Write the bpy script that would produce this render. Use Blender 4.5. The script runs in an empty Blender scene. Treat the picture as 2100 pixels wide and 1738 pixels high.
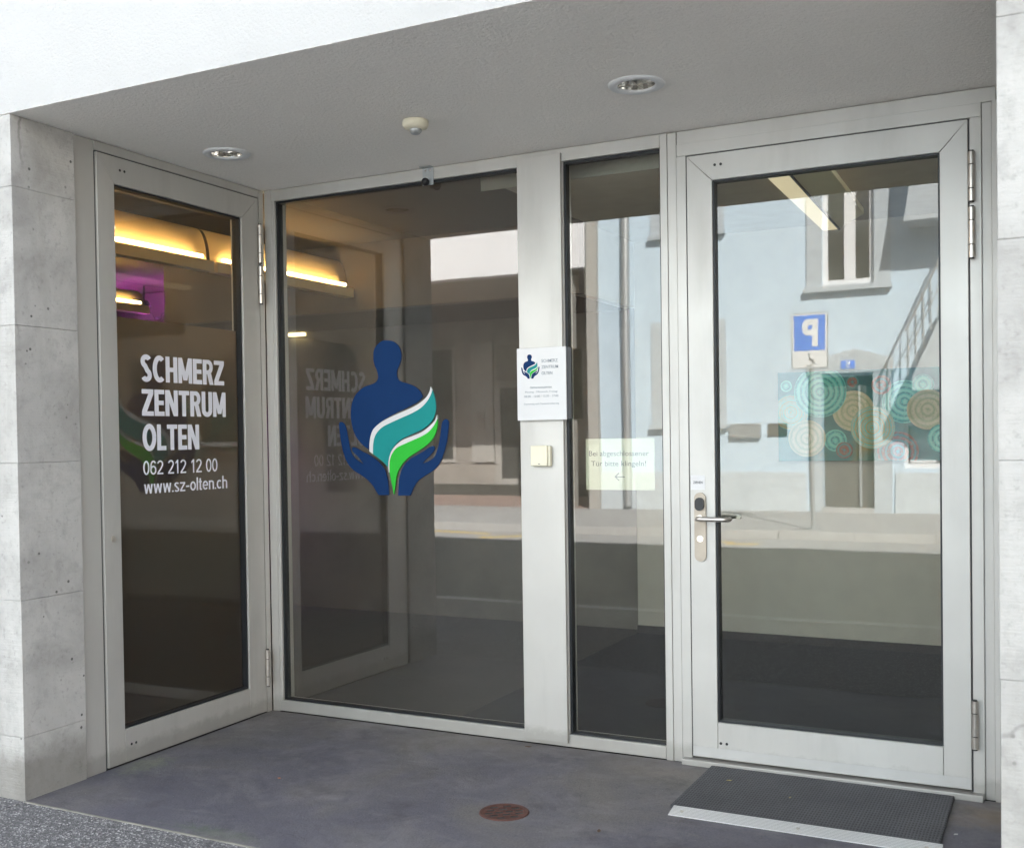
import bpy, bmesh, math, random
from mathutils import Vector, Matrix
random.seed(7)
R = math.radians
scene = bpy.context.scene
COL = scene.collection
# ------------------------------------------------------------------ camera
cam_d = bpy.data.cameras.new('camera')
cam = bpy.data.objects.new('camera', cam_d); COL.objects.link(cam)
scene.camera = cam
CAM = Vector((3.4648, -4.2464, 1.3205))
yaw, pitch, roll = .4734, -.0184, -.0144
fw = Vector((-math.sin(yaw)*math.cos(pitch), math.cos(yaw)*math.cos(pitch), math.sin(pitch)))
rt = Vector((math.cos(yaw), math.sin(yaw), 0)); up = rt.cross(fw)
r2 = math.cos(roll)*rt + math.sin(roll)*up
u2 = -math.sin(roll)*rt + math.cos(roll)*up
mw = Matrix((r2, u2, -fw)).transposed().to_4x4(); mw.translation = CAM
cam.matrix_world = mw
cam_d.sensor_width = 36; cam_d.sensor_fit = 'HORIZONTAL'
cam_d.lens = 36*2252/2100
cam_d.shift_x = .00863; cam_d.shift_y = .0326
cam_d.clip_start = .05; cam_d.clip_end = 600
cam_d.dof.use_dof = True; cam_d.dof.focus_distance = 4.9; cam_d.dof.aperture_fstop = 4.5
# ------------------------------------------------------------------ sky, sun, exposure
SUN_AZ, SUN_EL = R(32.5), R(36.6)
w = bpy.data.worlds.new('World'); scene.world = w; w.use_nodes = True
nt = w.node_tree; bg = nt.nodes['Background']
sky = nt.nodes.new('ShaderNodeTexSky'); sky.sky_type = 'NISHITA'; sky.sun_disc = False
sky.sun_elevation = SUN_EL; sky.sun_rotation = SUN_AZ
sky.dust_density = 2.0; sky.ozone_density = .8
hs_ = nt.nodes.new('ShaderNodeHueSaturation'); hs_.inputs['Saturation'].default_value = .42   # thin veil of cloud
nt.links.new(sky.outputs[0], hs_.inputs['Color']); nt.links.new(hs_.outputs[0], bg.inputs[0]); bg.inputs[1].default_value = .088
sd = bpy.data.lights.new('sun', 'SUN'); sun = bpy.data.objects.new('sun', sd); COL.objects.link(sun)
sd.energy = 5.0; sd.angle = R(.5); sd.color = (1, .95, .87)
sdir = Vector((math.sin(SUN_AZ)*math.cos(SUN_EL), math.cos(SUN_AZ)*math.cos(SUN_EL), math.sin(SUN_EL)))
sun.rotation_euler = sdir.to_track_quat('Z', 'Y').to_euler(); sun.location = (10, 20, 30)
vs = scene.view_settings
vs.view_transform = 'Standard'; vs.look = 'None'; vs.exposure = 2.84; vs.gamma = 1
scene.cycles.max_bounces = 14; scene.cycles.diffuse_bounces = 6; scene.cycles.glossy_bounces = 6
scene.cycles.transparent_max_bounces = 16

# ------------------------------------------------------------------ material helpers
def hexc(r, g, b):
    f = lambda v: (v/255/12.92 if v/255 <= .04045 else ((v/255+.055)/1.055)**2.4)
    return (f(r), f(g), f(b), 1)
class N:
    def __init__(s, name):
        s.m = bpy.data.materials.new(name); s.m.use_nodes = True
        s.t = s.m.node_tree; s.b = s.t.nodes['Principled BSDF']; s.out = s.t.nodes['Material Output']
        s.tc = s.t.nodes.new('ShaderNodeTexCoord').outputs['Object']
    def n(s, ty, **kw):
        o = s.t.nodes.new(ty)
        for k, v in kw.items(): setattr(o, k, v)
        return o
    def l(s, a, b): s.t.links.new(a, b)
    def noise(s, scale, detail=4, rough=.55, vec=None, dist=0):
        o = s.n('ShaderNodeTexNoise'); o.inputs['Scale'].default_value = scale
        o.inputs['Detail'].default_value = detail; o.inputs['Roughness'].default_value = rough
        o.inputs['Distortion'].default_value = dist
        s.l(vec or s.tc, o.inputs['Vector']); return o.outputs['Fac']
    def vor(s, scale, feature='F1', vec=None, out='Distance'):
        o = s.n('ShaderNodeTexVoronoi', feature=feature); o.inputs['Scale'].default_value = scale
        s.l(vec or s.tc, o.inputs['Vector']); return o.outputs[out]
    def mapv(s, scale):
        o = s.n('ShaderNodeMapping'); o.inputs['Scale'].default_value = scale; s.l(s.tc, o.inputs['Vector']); return o.outputs[0]
    def ramp(s, fac, stops):
        o = s.n('ShaderNodeValToRGB'); e = o.color_ramp.elements
        while len(e) < len(stops): e.new(.5)
        for el, (p, c) in zip(e, stops):
            el.position = p; el.color = c if len(c) == 4 else (*c, 1)
        s.l(fac, o.inputs[0]); return o.outputs[0]
    def mix(s, fac, a, b, mode='MIX'):
        o = s.n('ShaderNodeMixRGB', blend_type=mode)
        for i, v in enumerate((fac, a, b)):
            if hasattr(v, 'links'): s.l(v, o.inputs[i])
            else: o.inputs[i].default_value = v
        return o.outputs[0]
    def math(s, op, a, b=None, c=None):
        o = s.n('ShaderNodeMath', operation=op)
        for i, v in enumerate((a, b, c)):
            if v is None: continue
            if hasattr(v, 'links'): s.l(v, o.inputs[i])
            else: o.inputs[i].default_value = v
        return o.outputs[0]
    def bump(s, h, strength=.3, dist=.01, prev=None):
        o = s.n('ShaderNodeBump'); o.inputs['Strength'].default_value = strength; o.inputs['Distance'].default_value = dist
        s.l(h, o.inputs['Height'])
        if prev: s.l(prev, o.inputs['Normal'])
        s.l(o.outputs[0], s.b.inputs['Normal']); return o.outputs[0]
    def set(s, color=None, rough=None, metal=None, spec=None):
        if color is not None:
            if hasattr(color, 'links'): s.l(color, s.b.inputs['Base Color'])
            else: s.b.inputs['Base Color'].default_value = color if len(color) == 4 else (*color, 1)
        if rough is not None:
            if hasattr(rough, 'links'): s.l(rough, s.b.inputs['Roughness'])
            else: s.b.inputs['Roughness'].default_value = rough
        if metal is not None: s.b.inputs['Metallic'].default_value = metal
        if spec is not None: s.b.inputs['Specular IOR Level'].default_value = spec
        return s
def g(v): return (v, v, v, 1)
def simple(name, c, rough=.6, metal=0, var=.12, vs=8, bump=0, bs=60):
    k = N(name); c = c if len(c) == 4 else (*c, 1)
    n1 = k.noise(vs, 5)
    dark = tuple(x*(1-var) for x in c[:3])+(1,); lite = tuple(min(1, x*(1+var)) for x in c[:3])+(1,)
    k.set(k.ramp(n1, [(.3, dark), (.7, lite)]), rough, metal)
    if bump: k.bump(k.noise(bs, 3), bump, .004)
    return k.m
def emit(name, c, s):
    k = N(name); k.b.inputs['Emission Color'].default_value = (*c, 1); k.b.inputs['Emission Strength'].default_value = s
    k.set((*c, 1), .5); return k.m
def glass(name, tint, boost=1.9, wob=.0006, rough=0.009, dust=.03):
    k = N(name); t = k.t; t.nodes.remove(k.b)
    fr = k.n('ShaderNodeFresnel'); fr.inputs['IOR'].default_value = 1.5
    ge = k.n('ShaderNodeNewGeometry')      # both sheets of the double glazing reflect; counted on the outer face
    fac = k.math('MULTIPLY', k.math('MINIMUM', k.math('MULTIPLY', fr.outputs[0], boost*2), 1.0), k.math('SUBTRACT', 1.0, ge.outputs['Backfacing']))
    tr = k.n('ShaderNodeBsdfTransparent'); tr.inputs[0].default_value = (*tint, 1)
    gl = k.n('ShaderNodeBsdfGlossy'); gl.inputs['Roughness'].default_value = rough; gl.inputs['Color'].default_value = (1, 1, 1, 1)
    b = k.n('ShaderNodeBump'); b.inputs['Strength'].default_value = 1; b.inputs['Distance'].default_value = wob
    k.l(k.noise(1.3, 1), b.inputs['Height']); k.l(b.outputs[0], gl.inputs['Normal'])
    mx = k.n('ShaderNodeMixShader'); k.l(fac, mx.inputs[0]); k.l(tr.outputs[0], mx.inputs[1]); k.l(gl.outputs[0], mx.inputs[2])
    df = k.n('ShaderNodeBsdfDiffuse'); df.inputs[0].default_value = (.60, .60, .58, 1)      # thin film of dust on the pane
    du = k.n('ShaderNodeMixShader'); k.l(k.math('MULTIPLY', k.ramp(k.noise(1.1, 4, .6), [(.2, g(.7)), (.8, g(1.0))]), dust), du.inputs[0])
    k.l(mx.outputs[0], du.inputs[1]); k.l(df.outputs[0], du.inputs[2])
    k.l(du.outputs[0], k.out.inputs[0]); return k.m

M = {}
# painted aluminium frames: satin light grey with faint scuffs
def frame_mat(name, c):
    k = N(name)
    n1 = k.noise(3, 4); sc = k.noise(70, 5, .7, k.mapv((1, 1, .25)))
    col = k.ramp(n1, [(.3, tuple(x*.95 for x in c)), (.7, tuple(min(1, x*1.04) for x in c))])
    col = k.mix(k.ramp(sc, [(.70, (0, 0, 0)), (.76, (.5, .5, .5))]), col, tuple(x*.55 for x in c)+(1,))
    sep = k.n('ShaderNodeSeparateXYZ'); k.l(k.tc, sep.inputs[0])
    lo = k.math('ADD', sep.outputs['Z'], k.math('MULTIPLY', k.noise(14, 6, .75), -.10))
    col = k.mix(k.ramp(lo, [(-.0+.0, g(.35)), (.035, g(0))]), col, (.16, .145, .12, 1))
    wp = k.noise(5, 5, .7, k.mapv((1, 1, .18)))
    col = k.mix(k.ramp(wp, [(.5, g(0)), (.75, g(.22))]), col, (.30, .285, .26, 1))
    k.set(col, k.ramp(wp, [(.35, g(.46)), (.65, g(.58))]), .42); k.bump(k.noise(250, 2), .04, .001); return k.m
M['frame'] = frame_mat('light_grey_anodised_paint', (.50, .49, .465))
M['gasket'] = simple('black_rubber', (.008, .01, .013), .5)
M['rebate'] = simple('shaded_grey_seal', (.06, .06, .06), .6)
M['kick'] = simple('pale_brush_strip', (.46, .455, .44), .5, .1, .05)
M['satin'] = simple('satin_champagne_steel', (.40, .35, .29), .5, .45, .12, 12)
M['steel'] = simple('brushed_steel', (.55, .52, .48), .32, .9, .1, 30)
M['chrome'] = simple('polished_chrome', (.8, .79, .76), .12, 1, .05)
M['dark_plastic'] = simple('black_plastic', (.012, .012, .014), .45)
M['white_vinyl'] = simple('white_vinyl', (.78, .79, .86), .5, 0, .03)
M['glass'] = glass('window_glass', (.86, .87, .84), 1.12, dust=.004)
M['wide_glass'] = glass('wide_pane_glass', (.86, .86, .83), 1.2, dust=.026)
M['clear'] = glass('side_glass', (.88, .87, .84), .75, dust=.022)
M['far_glass'] = glass('far_window_glass', (.3, .32, .33), 1.5)
M['cream'] = simple('cream_plastic', (.70, .66, .52), .45, 0, .03)
M['navy'] = simple('navy_acrylic', (.006, .030, .105), .7, 0, .03)
M['teal'] = simple('teal_acrylic', hexc(30, 132, 130), .6, 0, .03)
M['green'] = simple('green_acrylic', hexc(50, 175, 58), .6, 0, .03)
M['white_ac'] = simple('white_acrylic', (.60, .60, .605), .4, 0, .02)
M['greytext'] = simple('grey_print', hexc(130, 140, 150), .6, 0, .02)
M['blacktext'] = simple('dark_print', hexc(70, 72, 76), .6, 0, .02)
for nm_ in ('navy', 'teal', 'green'): M[nm_].node_tree.nodes['Principled BSDF'].inputs['Specular IOR Level'].default_value = .12
# stucco soffit
k = N('grey_stucco'); n1 = k.noise(2.2, 5); n2 = k.noise(140, 4, .6)
k.set(k.mix(.5, k.ramp(n1, [(.3, (.90, .87, .825)), (.7, (.94, .91, .87))]), k.ramp(n2, [(.3, (.80, .775, .74)), (.7, (.95, .92, .88))])), .9)
k.bump(k.noise(62, 5, .72), 1.0, .010); M['stucco'] = k.m
k = N('white_render'); n1 = k.noise(1.5, 5)
k.set(k.ramp(n1, [(.3, (.44, .437, .43)), (.7, (.49, .487, .48))]), .85); k.bump(k.noise(110, 5, .65), .8, .007); M['render'] = k.m
# board-marked concrete
def concrete(name, lo, mid, hi):
    k = N(name)
    n1 = k.noise(3.2, 8, .62, None, .5); n2 = k.noise(13, 7, .72); n3 = k.noise(55, 4, .6)
    col = k.ramp(n1, [(.30, lo), (.47, mid), (.60, hi), (.75, mid)])
    col = k.mix(k.ramp(n2, [(.52, g(0)), (.70, g(.38))]), col, tuple(x*.68 for x in lo[:3])+(1,))
    col = k.mix(k.ramp(n3, [(.58, g(0)), (.72, g(.35))]), col, tuple(x*.55 for x in lo[:3])+(1,))
    vo = k.vor(20, 'F1'); pits = k.ramp(vo, [(.09, g(1)), (.13, g(0))])
    pm = k.math('MULTIPLY', pits, k.ramp(k.noise(4, 2), [(.50, g(0)), (.56, g(1))]))
    col = k.mix(pm, col, (.10, .10, .095, 1))
    sep = k.n('ShaderNodeSeparateXYZ'); k.l(k.tc, sep.inputs[0])
    st = k.noise(7, 5, .65, k.mapv((1, 1, .12)))                 # rain streaks
    col = k.mix(k.ramp(st, [(.52, g(0)), (.70, g(.45))]), col, (.30, .29, .26, 1))
    # hairline cracks
    cr_ = k.n('ShaderNodeTexVoronoi', feature='DISTANCE_TO_EDGE'); cr_.inputs['Scale'].default_value = 1.5
    wn = k.n('ShaderNodeTexNoise'); wn.inputs['Scale'].default_value = 6; wn.inputs['Detail'].default_value = 5; k.l(k.tc, wn.inputs['Vector'])
    va = k.n('ShaderNodeVectorMath', operation='MULTIPLY_ADD'); va.inputs[1].default_value = (.16, .16, .16); k.l(wn.outputs['Color'], va.inputs[0]); k.l(k.tc, va.inputs[2]); k.l(va.outputs[0], cr_.inputs['Vector'])
    cm = k.math('MULTIPLY', k.ramp(cr_.outputs['Distance'], [(.004, g(1)), (.012, g(0))]), k.ramp(k.noise(1.7, 3), [(.58, g(0)), (.66, g(.5))]))
    col = k.mix(cm, col, (.12, .115, .11, 1))
    ft = k.math('ADD', sep.outputs['Z'], k.math('MULTIPLY', k.noise(6, 7, .75), -.26))
    col = k.mix(k.ramp(ft, [(-.02+.02, g(.55)), (.10, g(0))]), col, (.12, .11, .09, 1))
    k.set(col, .88)
    b1 = k.bump(n2, .5, .008); b2 = k.bump(k.noise(70, 5, .7), .5, .003, b1)
    k.bump(k.noise(26, 3, .5, k.mapv((.3, .3, 6))), .35, .004, b2)
    return k.m
M['concrete'] = concrete('board_marked_concrete', (.31, .303, .288), (.415, .407, .39), (.465, .456, .437))
# recess floor: dark poured screed, bluish with brown dusty patches
k = N('dark_screed'); n1 = k.noise(1.4, 6, .6, None, .4); n2 = k.noise(11, 6, .7); n3 = k.noise(120, 3, .7)
col = k.ramp(n1, [(.33, (.080, .078, .105)), (.50, (.122, .116, .142)), (.64, (.160, .148, .138))])
col = k.mix(k.ramp(n2, [(.4, g(0)), (.8, g(.6))]), col, (.17, .165, .165, 1))
col = k.mix(k.ramp(n3, [(.35, g(.55)), (.6, g(0))]), col, (.07, .068, .075, 1))
sep = k.n('ShaderNodeSeparateXYZ'); k.l(k.tc, sep.inputs[0])
dust = k.math('ADD', sep.outputs['Y'], k.math('MULTIPLY', k.noise(3, 5), .7))   # worn dusty band by the shop front
col = k.mix(k.ramp(dust, [(.0, g(0)), (.36, g(.65))]), col, (.15, .135, .115, 1))
def spot(x, y, rx, ry, soft, c, amount, ns=14, amp=.6):
    global col
    dx = k.math('DIVIDE', k.math('SUBTRACT', sep.outputs['X'], x), rx); dy = k.math('DIVIDE', k.math('SUBTRACT', sep.outputs['Y'], y), ry)
    d = k.math('SQRT', k.math('ADD', k.math('MULTIPLY', dx, dx), k.math('MULTIPLY', dy, dy)))
    d = k.math('ADD', d, k.math('MULTIPLY', k.math('SUBTRACT', k.noise(ns, 5, .7), .5), amp*2))
    col = k.mix(k.ramp(d, [(soft, g(amount)), (1.0, g(0))]), col, c)
spot(.10, -.93, .10, .16, .3, (.20, .22, .15, 1), .6, 26, 1.3)
spot(.9, -1.42, .22, .06, .1, (.09, .12, .07, 1), .6, 40, 1.6)
spot(1.0, -.95, .10, .05, .3, (.21, .20, .21, 1), .6, 30, 1.0)
spot(3.22, -.18, .18, .16, .2, (.22, .17, .11, 1), .6, 12, .9)
spot(2.05, -.15, .3, .12, .2, (.21, .19, .17, 1), .6, 12, .9)
gr = k.noise(38, 6, .75); col = k.mix(k.ramp(gr, [(.56, g(0)), (.68, g(.5))]), col, (.055, .052, .055, 1))
sc_ = k.noise(9, 6, .75, k.mapv((.35, 1.6, 1)), 1.2); col = k.mix(k.ramp(sc_, [(.55, g(0)), (.70, g(.4))]), col, (.20, .195, .19, 1))
fl = k.vor(55, 'F1'); fm = k.math('MULTIPLY', k.ramp(fl, [(.05, g(1)), (.09, g(0))]), k.ramp(k.noise(9, 2), [(.56, g(0)), (.6, g(1))]))
col = k.mix(fm, col, (.42, .41, .40, 1))
blo = k.noise(2.6, 7, .7, None, .8); col = k.mix(k.ramp(blo, [(.50, g(0)), (.62, g(.45))]), col, (.20, .19, .195, 1))
blo2 = k.noise(4.1, 7, .72, None, .3); col = k.mix(k.ramp(blo2, [(.54, g(0)), (.66, g(.5))]), col, (.060, .056, .062, 1))
k.set(col, k.ramp(n2, [(.3, g(.55)), (.7, g(.85))])); b1 = k.bump(n3, .5, .004); k.bump(n2, .35, .01, b1); M['screed'] = k.m
# speckled asphalt
def asphalt(name, lo, hi, sc=1.0, chips=.5):
    k = N(name); v = k.vor(170*sc, 'F1', out='Color'); hs = k.n('ShaderNodeSeparateColor'); k.l(v, hs.inputs[0])
    n1 = k.noise(1.2, 5)
    col = k.ramp(hs.outputs[0], [(.0, lo), (.6, tuple((a+b)/2 for a, b in zip(lo, hi))), (.82, hi), (.97, (chips, chips*.98, chips*.95))])
    col = k.mix(k.ramp(n1, [(.35, g(.0)), (.7, g(.35))]), col, tuple(x*.6 for x in hi)+(1,))
    k.set(col, .9); b = k.bump(k.vor(170*sc, 'F1'), .9, .004); k.bump(k.noise(30, 4), .3, .01, b); return k.m
M['pavement'] = asphalt('speckled_asphalt', (.075, .072, .074), (.215, .21, .214), 1, .55)
M['road'] = asphalt('worn_road_asphalt', (.075, .076, .075), (.115, .115, .112), .6, .2)
M['far_pave'] = asphalt('pale_asphalt', (.33, .33, .325), (.42, .42, .415), .5, .5)
M['kerb'] = simple('granite_kerb', (.40, .40, .395), .8, 0, .15, 20, .3)
M['edge'] = simple('dull_metal_edge', (.26, .25, .22), .6, .3, .3, 14)
M['setts'] = simple('reddish_setts', (.34, .25, .22), .85, 0, .25, 9, .5, 20)
M['yellow'] = simple('yellow_road_paint', (.80, .55, .10), .7, 0, .2, 6)
M['white_paint'] = simple('white_road_paint', (.55, .55, .53), .7, 0, .15, 6)
M['blue_wall'] = simple('pale_blue_render', (.50, .62, .72), .85, 0, .05, 1.2, .3, 40)
k = N('rough_cast_plinth'); k.set(k.ramp(k.noise(7, 6, .7), [(.3, (.46, .51, .55)), (.7, (.54, .60, .64))]), .9)
k.bump(k.noise(6, 6, .65), .7, .05); M['plinth'] = k.m
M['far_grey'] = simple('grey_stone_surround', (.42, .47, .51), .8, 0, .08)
M['far_shade'] = simple('grey_soffit', (.36, .35, .33), .8, 0, .1)
M['far_white'] = simple('bright_white_render', (.74, .75, .77), .8, 0, .04)
M['white_frame'] = simple('white_window_frame', (.70, .71, .72), .5, 0, .03)
M['far_dark'] = simple('dim_room_behind', (.05, .05, .047), .8, 0, .2)
M['loggia'] = simple('taupe_render', (.30, .275, .25), .85, 0, .1, 1.5)
M['sandstone'] = simple('weathered_sandstone', (.36, .31, .25), .9, 0, .2, 1.8, .4, 12)
M['door_wood'] = simple('grey_brown_timber', (.065, .062, .055), .6, 0, .12, 5)
M['sign_blue'] = simple('sign_blue', (.05, .22, .78), .4, 0, .03)
M['sign_white'] = simple('sign_white', (.75, .77, .78), .4, 0, .03)
M['galv'] = simple('galvanised_steel', (.42, .44, .45), .45, .6, .1)
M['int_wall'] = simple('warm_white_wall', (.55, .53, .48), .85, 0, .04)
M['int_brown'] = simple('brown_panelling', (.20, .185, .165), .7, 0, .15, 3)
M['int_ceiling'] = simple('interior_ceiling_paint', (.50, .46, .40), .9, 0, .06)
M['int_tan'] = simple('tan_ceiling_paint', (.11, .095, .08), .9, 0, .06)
M['int_dark'] = simple('dark_trim_void_shade', (.035, .03, .027), .8, 0, .1)  # dark trim, and shade put into the colour of the bulkhead underside
k = N('blue_black_carpet'); k.set(k.ramp(k.noise(30, 5, .7), [(.3, (.002, .0025, .004)), (.7, (.006, .007, .011))]), .95); M['carpet'] = k.m
M['lobby_floor'] = simple('brown_lobby_floor', (.05, .045, .04), .8, 0, .1, 3)
M['reflector'] = simple('cream_reflector', (.88, .72, .44), .35, .2, .04)
# perforated grey mat
k = N('ribbed_grey_mat'); v = k.vor(1, 'F1', k.mapv((95, 44, .001)));
for nd in k.t.nodes:
    if nd.bl_idname == 'ShaderNodeTexVoronoi': nd.inputs['Randomness'].default_value = .12

k.set(k.mix(k.ramp(v, [(.10, g(1)), (.36, g(0))]), k.ramp(k.noise(4, 7, .7), [(.3, (.060, .061, .066)), (.7, (.10, .10, .108))]), (.015, .015, .017, 1)), .75)
k.bump(v, .9, .004); M['mat'] = k.m
k = N('ribbed_aluminium'); wv = k.n('ShaderNodeTexWave', bands_direction='Y'); wv.inputs['Scale'].default_value = 36; k.l(k.tc, wv.inputs['Vector'])
k.set(k.ramp(wv.outputs['Fac'], [(.2, g(.45)), (.7, g(.80))]), .4, .5); k.bump(wv.outputs['Fac'], .6, .002); M['ribbed'] = k.m
k = N('rusty_cast_iron'); n1 = k.noise(25, 5, .7); k.set(k.ramp(n1, [(.3, (.06, .026, .020)), (.6, (.105, .044, .032)), (.80, (.19, .085, .045))]), .8)
k.bump(n1, .4, .002); M['rust'] = k.m
# frosted film on side door
k = N('frosted_film'); k.t.nodes.remove(k.b)
tl = k.n('ShaderNodeBsdfTranslucent'); tl.inputs[0].default_value = (.37, .345, .30, 1)
tp = k.n('ShaderNodeBsdfTransparent'); tp.inputs[0].default_value = (.5, .47, .42, 1)
mx = k.n('ShaderNodeMixShader'); mx.inputs[0].default_value = .9; k.l(tp.outputs[0], mx.inputs[1]); k.l(tl.outputs[0], mx.inputs[2])
k.l(mx.outputs[0], k.out.inputs[0]); M['film'] = k.m
# paper with slight translucency
k = N('cream_paper'); k.set((.66, .66, .55), .8); M['paper'] = k.m

# ------------------------------------------------------------------ mesh helpers
class MB:
    def __init__(s): s.bm = bmesh.new()
    def box(s, x0, x1, y0, y1, z0, z1, bev=0):
        vs = [s.bm.verts.new((x, y, z)) for x in sorted((x0, x1)) for y in sorted((y0, y1)) for z in sorted((z0, z1))]
        q = [(0, 1, 3, 2), (4, 6, 7, 5), (0, 4, 5, 1), (2, 3, 7, 6), (0, 2, 6, 4), (1, 5, 7, 3)]
        fs = [s.bm.faces.new([vs[i] for i in f]) for f in q]
        if bev:
            es = list({e for f in fs for e in f.edges}); bmesh.ops.bevel(s.bm, geom=es, offset=bev, segments=2, profile=.6, affect='EDGES')
        return s
    def cyl(s, p0, p1, r, n=20, r1=None, cap=True):
        p0, p1 = Vector(p0), Vector(p1); d = (p1-p0); q = d.to_track_quat('Z', 'Y')
        r1 = r if r1 is None else r1; A, B = [], []
        for i in range(n):
            a = 2*math.pi*i/n; o = Vector((math.cos(a), math.sin(a), 0))
            A.append(s.bm.verts.new(p0+q@(o*r))); B.append(s.bm.verts.new(p1+q@(o*r1)))
        for i in range(n): s.bm.faces.new([A[i], A[(i+1) % n], B[(i+1) % n], B[i]])
        if cap: s.bm.faces.new(A[::-1]); s.bm.faces.new(B)
        return s
    def tube(s, pts, r, n=12):
        pts = [Vector(p) for p in pts]; rings = []
        ref = Vector((0, 0, 1))
        for i, p in enumerate(pts):
            t = (pts[min(i+1, len(pts)-1)]-pts[max(i-1, 0)]).normalized()
            a = t.cross(ref)
            if a.length < .1: a = t.cross(Vector((1, 0, 0)))
            a.normalize(); b = t.cross(a)
            rings.append([s.bm.verts.new(p+(a*math.cos(2*math.pi*j/n)+b*math.sin(2*math.pi*j/n))*r) for j in range(n)])
        for A, B in zip(rings, rings[1:]):
            for j in range(n): s.bm.faces.new([A[j], A[(j+1) % n], B[(j+1) % n], B[j]])
        s.bm.faces.new(rings[0][::-1]); s.bm.faces.new(rings[-1]); return s
    def lathe(s, prof, c=(0, 0, 0), n=40):       # profile (r, z)
        rings = []
        for r, z in prof:
            rings.append([s.bm.verts.new((c[0]+r*math.cos(2*math.pi*j/n), c[1]+r*math.sin(2*math.pi*j/n), c[2]+z)) for j in range(n)] if r > 1e-6 else [s.bm.verts.new((c[0], c[1], c[2]+z))])
        for A, B in zip(rings, rings[1:]):
            for j in range(n):
                a, b = A[j % len(A)], A[(j+1) % len(A)]; c2, d = B[(j+1) % len(B)], B[j % len(B)]
                vs = []
                for v in (a, b, c2, d):
                    if v not in vs: vs.append(v)
                if len(vs) > 2: s.bm.faces.new(vs)
        return s
    def prism(s, pts, y0, y1):                   # outline in x,z extruded along y
        A = [s.bm.verts.new((x, y0, z)) for x, z in pts]; B = [s.bm.verts.new((x, y1, z)) for x, z in pts]
        f1 = s.bm.faces.new(A); f2 = s.bm.faces.new(B[::-1])
        n = len(pts); f1.normal_update(); f2.normal_update()
        for i in range(n): s.bm.faces.new([A[i], B[i], B[(i+1) % n], A[(i+1) % n]])
        bmesh.ops.triangulate(s.bm, faces=[f1, f2], ngon_method='EAR_CLIP'); return s
    def quadprism(s, pts, z0, z1):               # outline in x,y extruded in z
        A = [s.bm.verts.new((x, y, z0)) for x, y in pts]; B = [s.bm.verts.new((x, y, z1)) for x, y in pts]
        s.bm.faces.new(A); s.bm.faces.new(B[::-1]); n = len(pts)
        for i in range(n): s.bm.faces.new([A[i], B[i], B[(i+1) % n], A[(i+1) % n]])
        return s
    def build(s, name, mat, parent=None, smooth=False, loc=None, bevel=0):
        bmesh.ops.recalc_face_normals(s.bm, faces=s.bm.faces)
        me = bpy.data.meshes.new(name); s.bm.to_mesh(me); s.bm.free()
        o = bpy.data.objects.new(name, me); COL.objects.link(o)
        if mat: me.materials.append(M[mat] if isinstance(mat, str) else mat)
        if smooth:
            for p in me.polygons: p.use_smooth = True
            es = o.modifiers.new('split', 'EDGE_SPLIT'); es.split_angle = R(42)
        if parent: o.parent = parent
        if loc: o.location = loc
        if bevel:
            b = o.modifiers.new('bevel', 'BEVEL'); b.width = bevel; b.segments = 2; b.limit_method = 'ANGLE'
        return o
def tag(o, label=None, cat=None, group=None, kind=None):
    if label: o['label'] = label
    if cat: o['category'] = cat
    if group: o['group'] = group
    if kind: o['kind'] = kind
    return o
def thing(name, label, cat, loc=(0, 0, 0), rz=0, group=None):
    o = bpy.data.objects.new(name, None); COL.objects.link(o); o.location = loc; o.rotation_euler = (0, 0, rz)
    o.empty_display_size = .1
    return tag(o, label, cat, group)
def spline(sp, n=5, sc=.001):
    P = []
    for t in sp.split():
        c = t.endswith('c'); a, b = map(float, t.rstrip('c').split(',')); P.append((a*sc, b*sc, c))
    out = []; L = len(P)
    for i in range(L):
        p1, p2 = P[i], P[(i+1) % L]
        p0 = P[i-1] if not p1[2] else None; p3 = P[(i+2) % L] if not p2[2] else None
        if p0 is None: p0 = (2*p1[0]-p2[0], 2*p1[1]-p2[1])
        if p3 is None: p3 = (2*p2[0]-p1[0], 2*p2[1]-p1[1])
        for j in range(n):
            t = j/n
            out.append(tuple(.5*((2*p1[a])+(-p0[a]+p2[a])*t+(2*p0[a]-5*p1[a]+4*p2[a]-p3[a])*t*t+(-p0[a]+3*p1[a]-3*p2[a]+p3[a])*t**3) for a in (0, 1)))
    return out
def text(name, s, rect, mat, parent, frame='xz', depth=.0006, bold=0, off=0.0, spacing=1.0):
    """lettering fitted to rect (u0,u1,v0,v1) on a plane; frame maps (u, v, d) to 3-D"""
    cu = bpy.data.curves.new(name, 'FONT'); cu.body = s; cu.size = 1; cu.offset = bold; cu.resolution_u = 4; cu.space_character = spacing
    o = bpy.data.objects.new(name, cu); COL.objects.link(o)
    dg = bpy.context.evaluated_depsgraph_get(); dg.update()
    me = bpy.data.meshes.new_from_object(o.evaluated_get(dg)); bpy.data.objects.remove(o)
    bm = bmesh.new(); bm.from_mesh(me); bpy.data.meshes.remove(me)
    return fit_letters(name, bm, rect, mat, parent, frame, depth, off)
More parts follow.
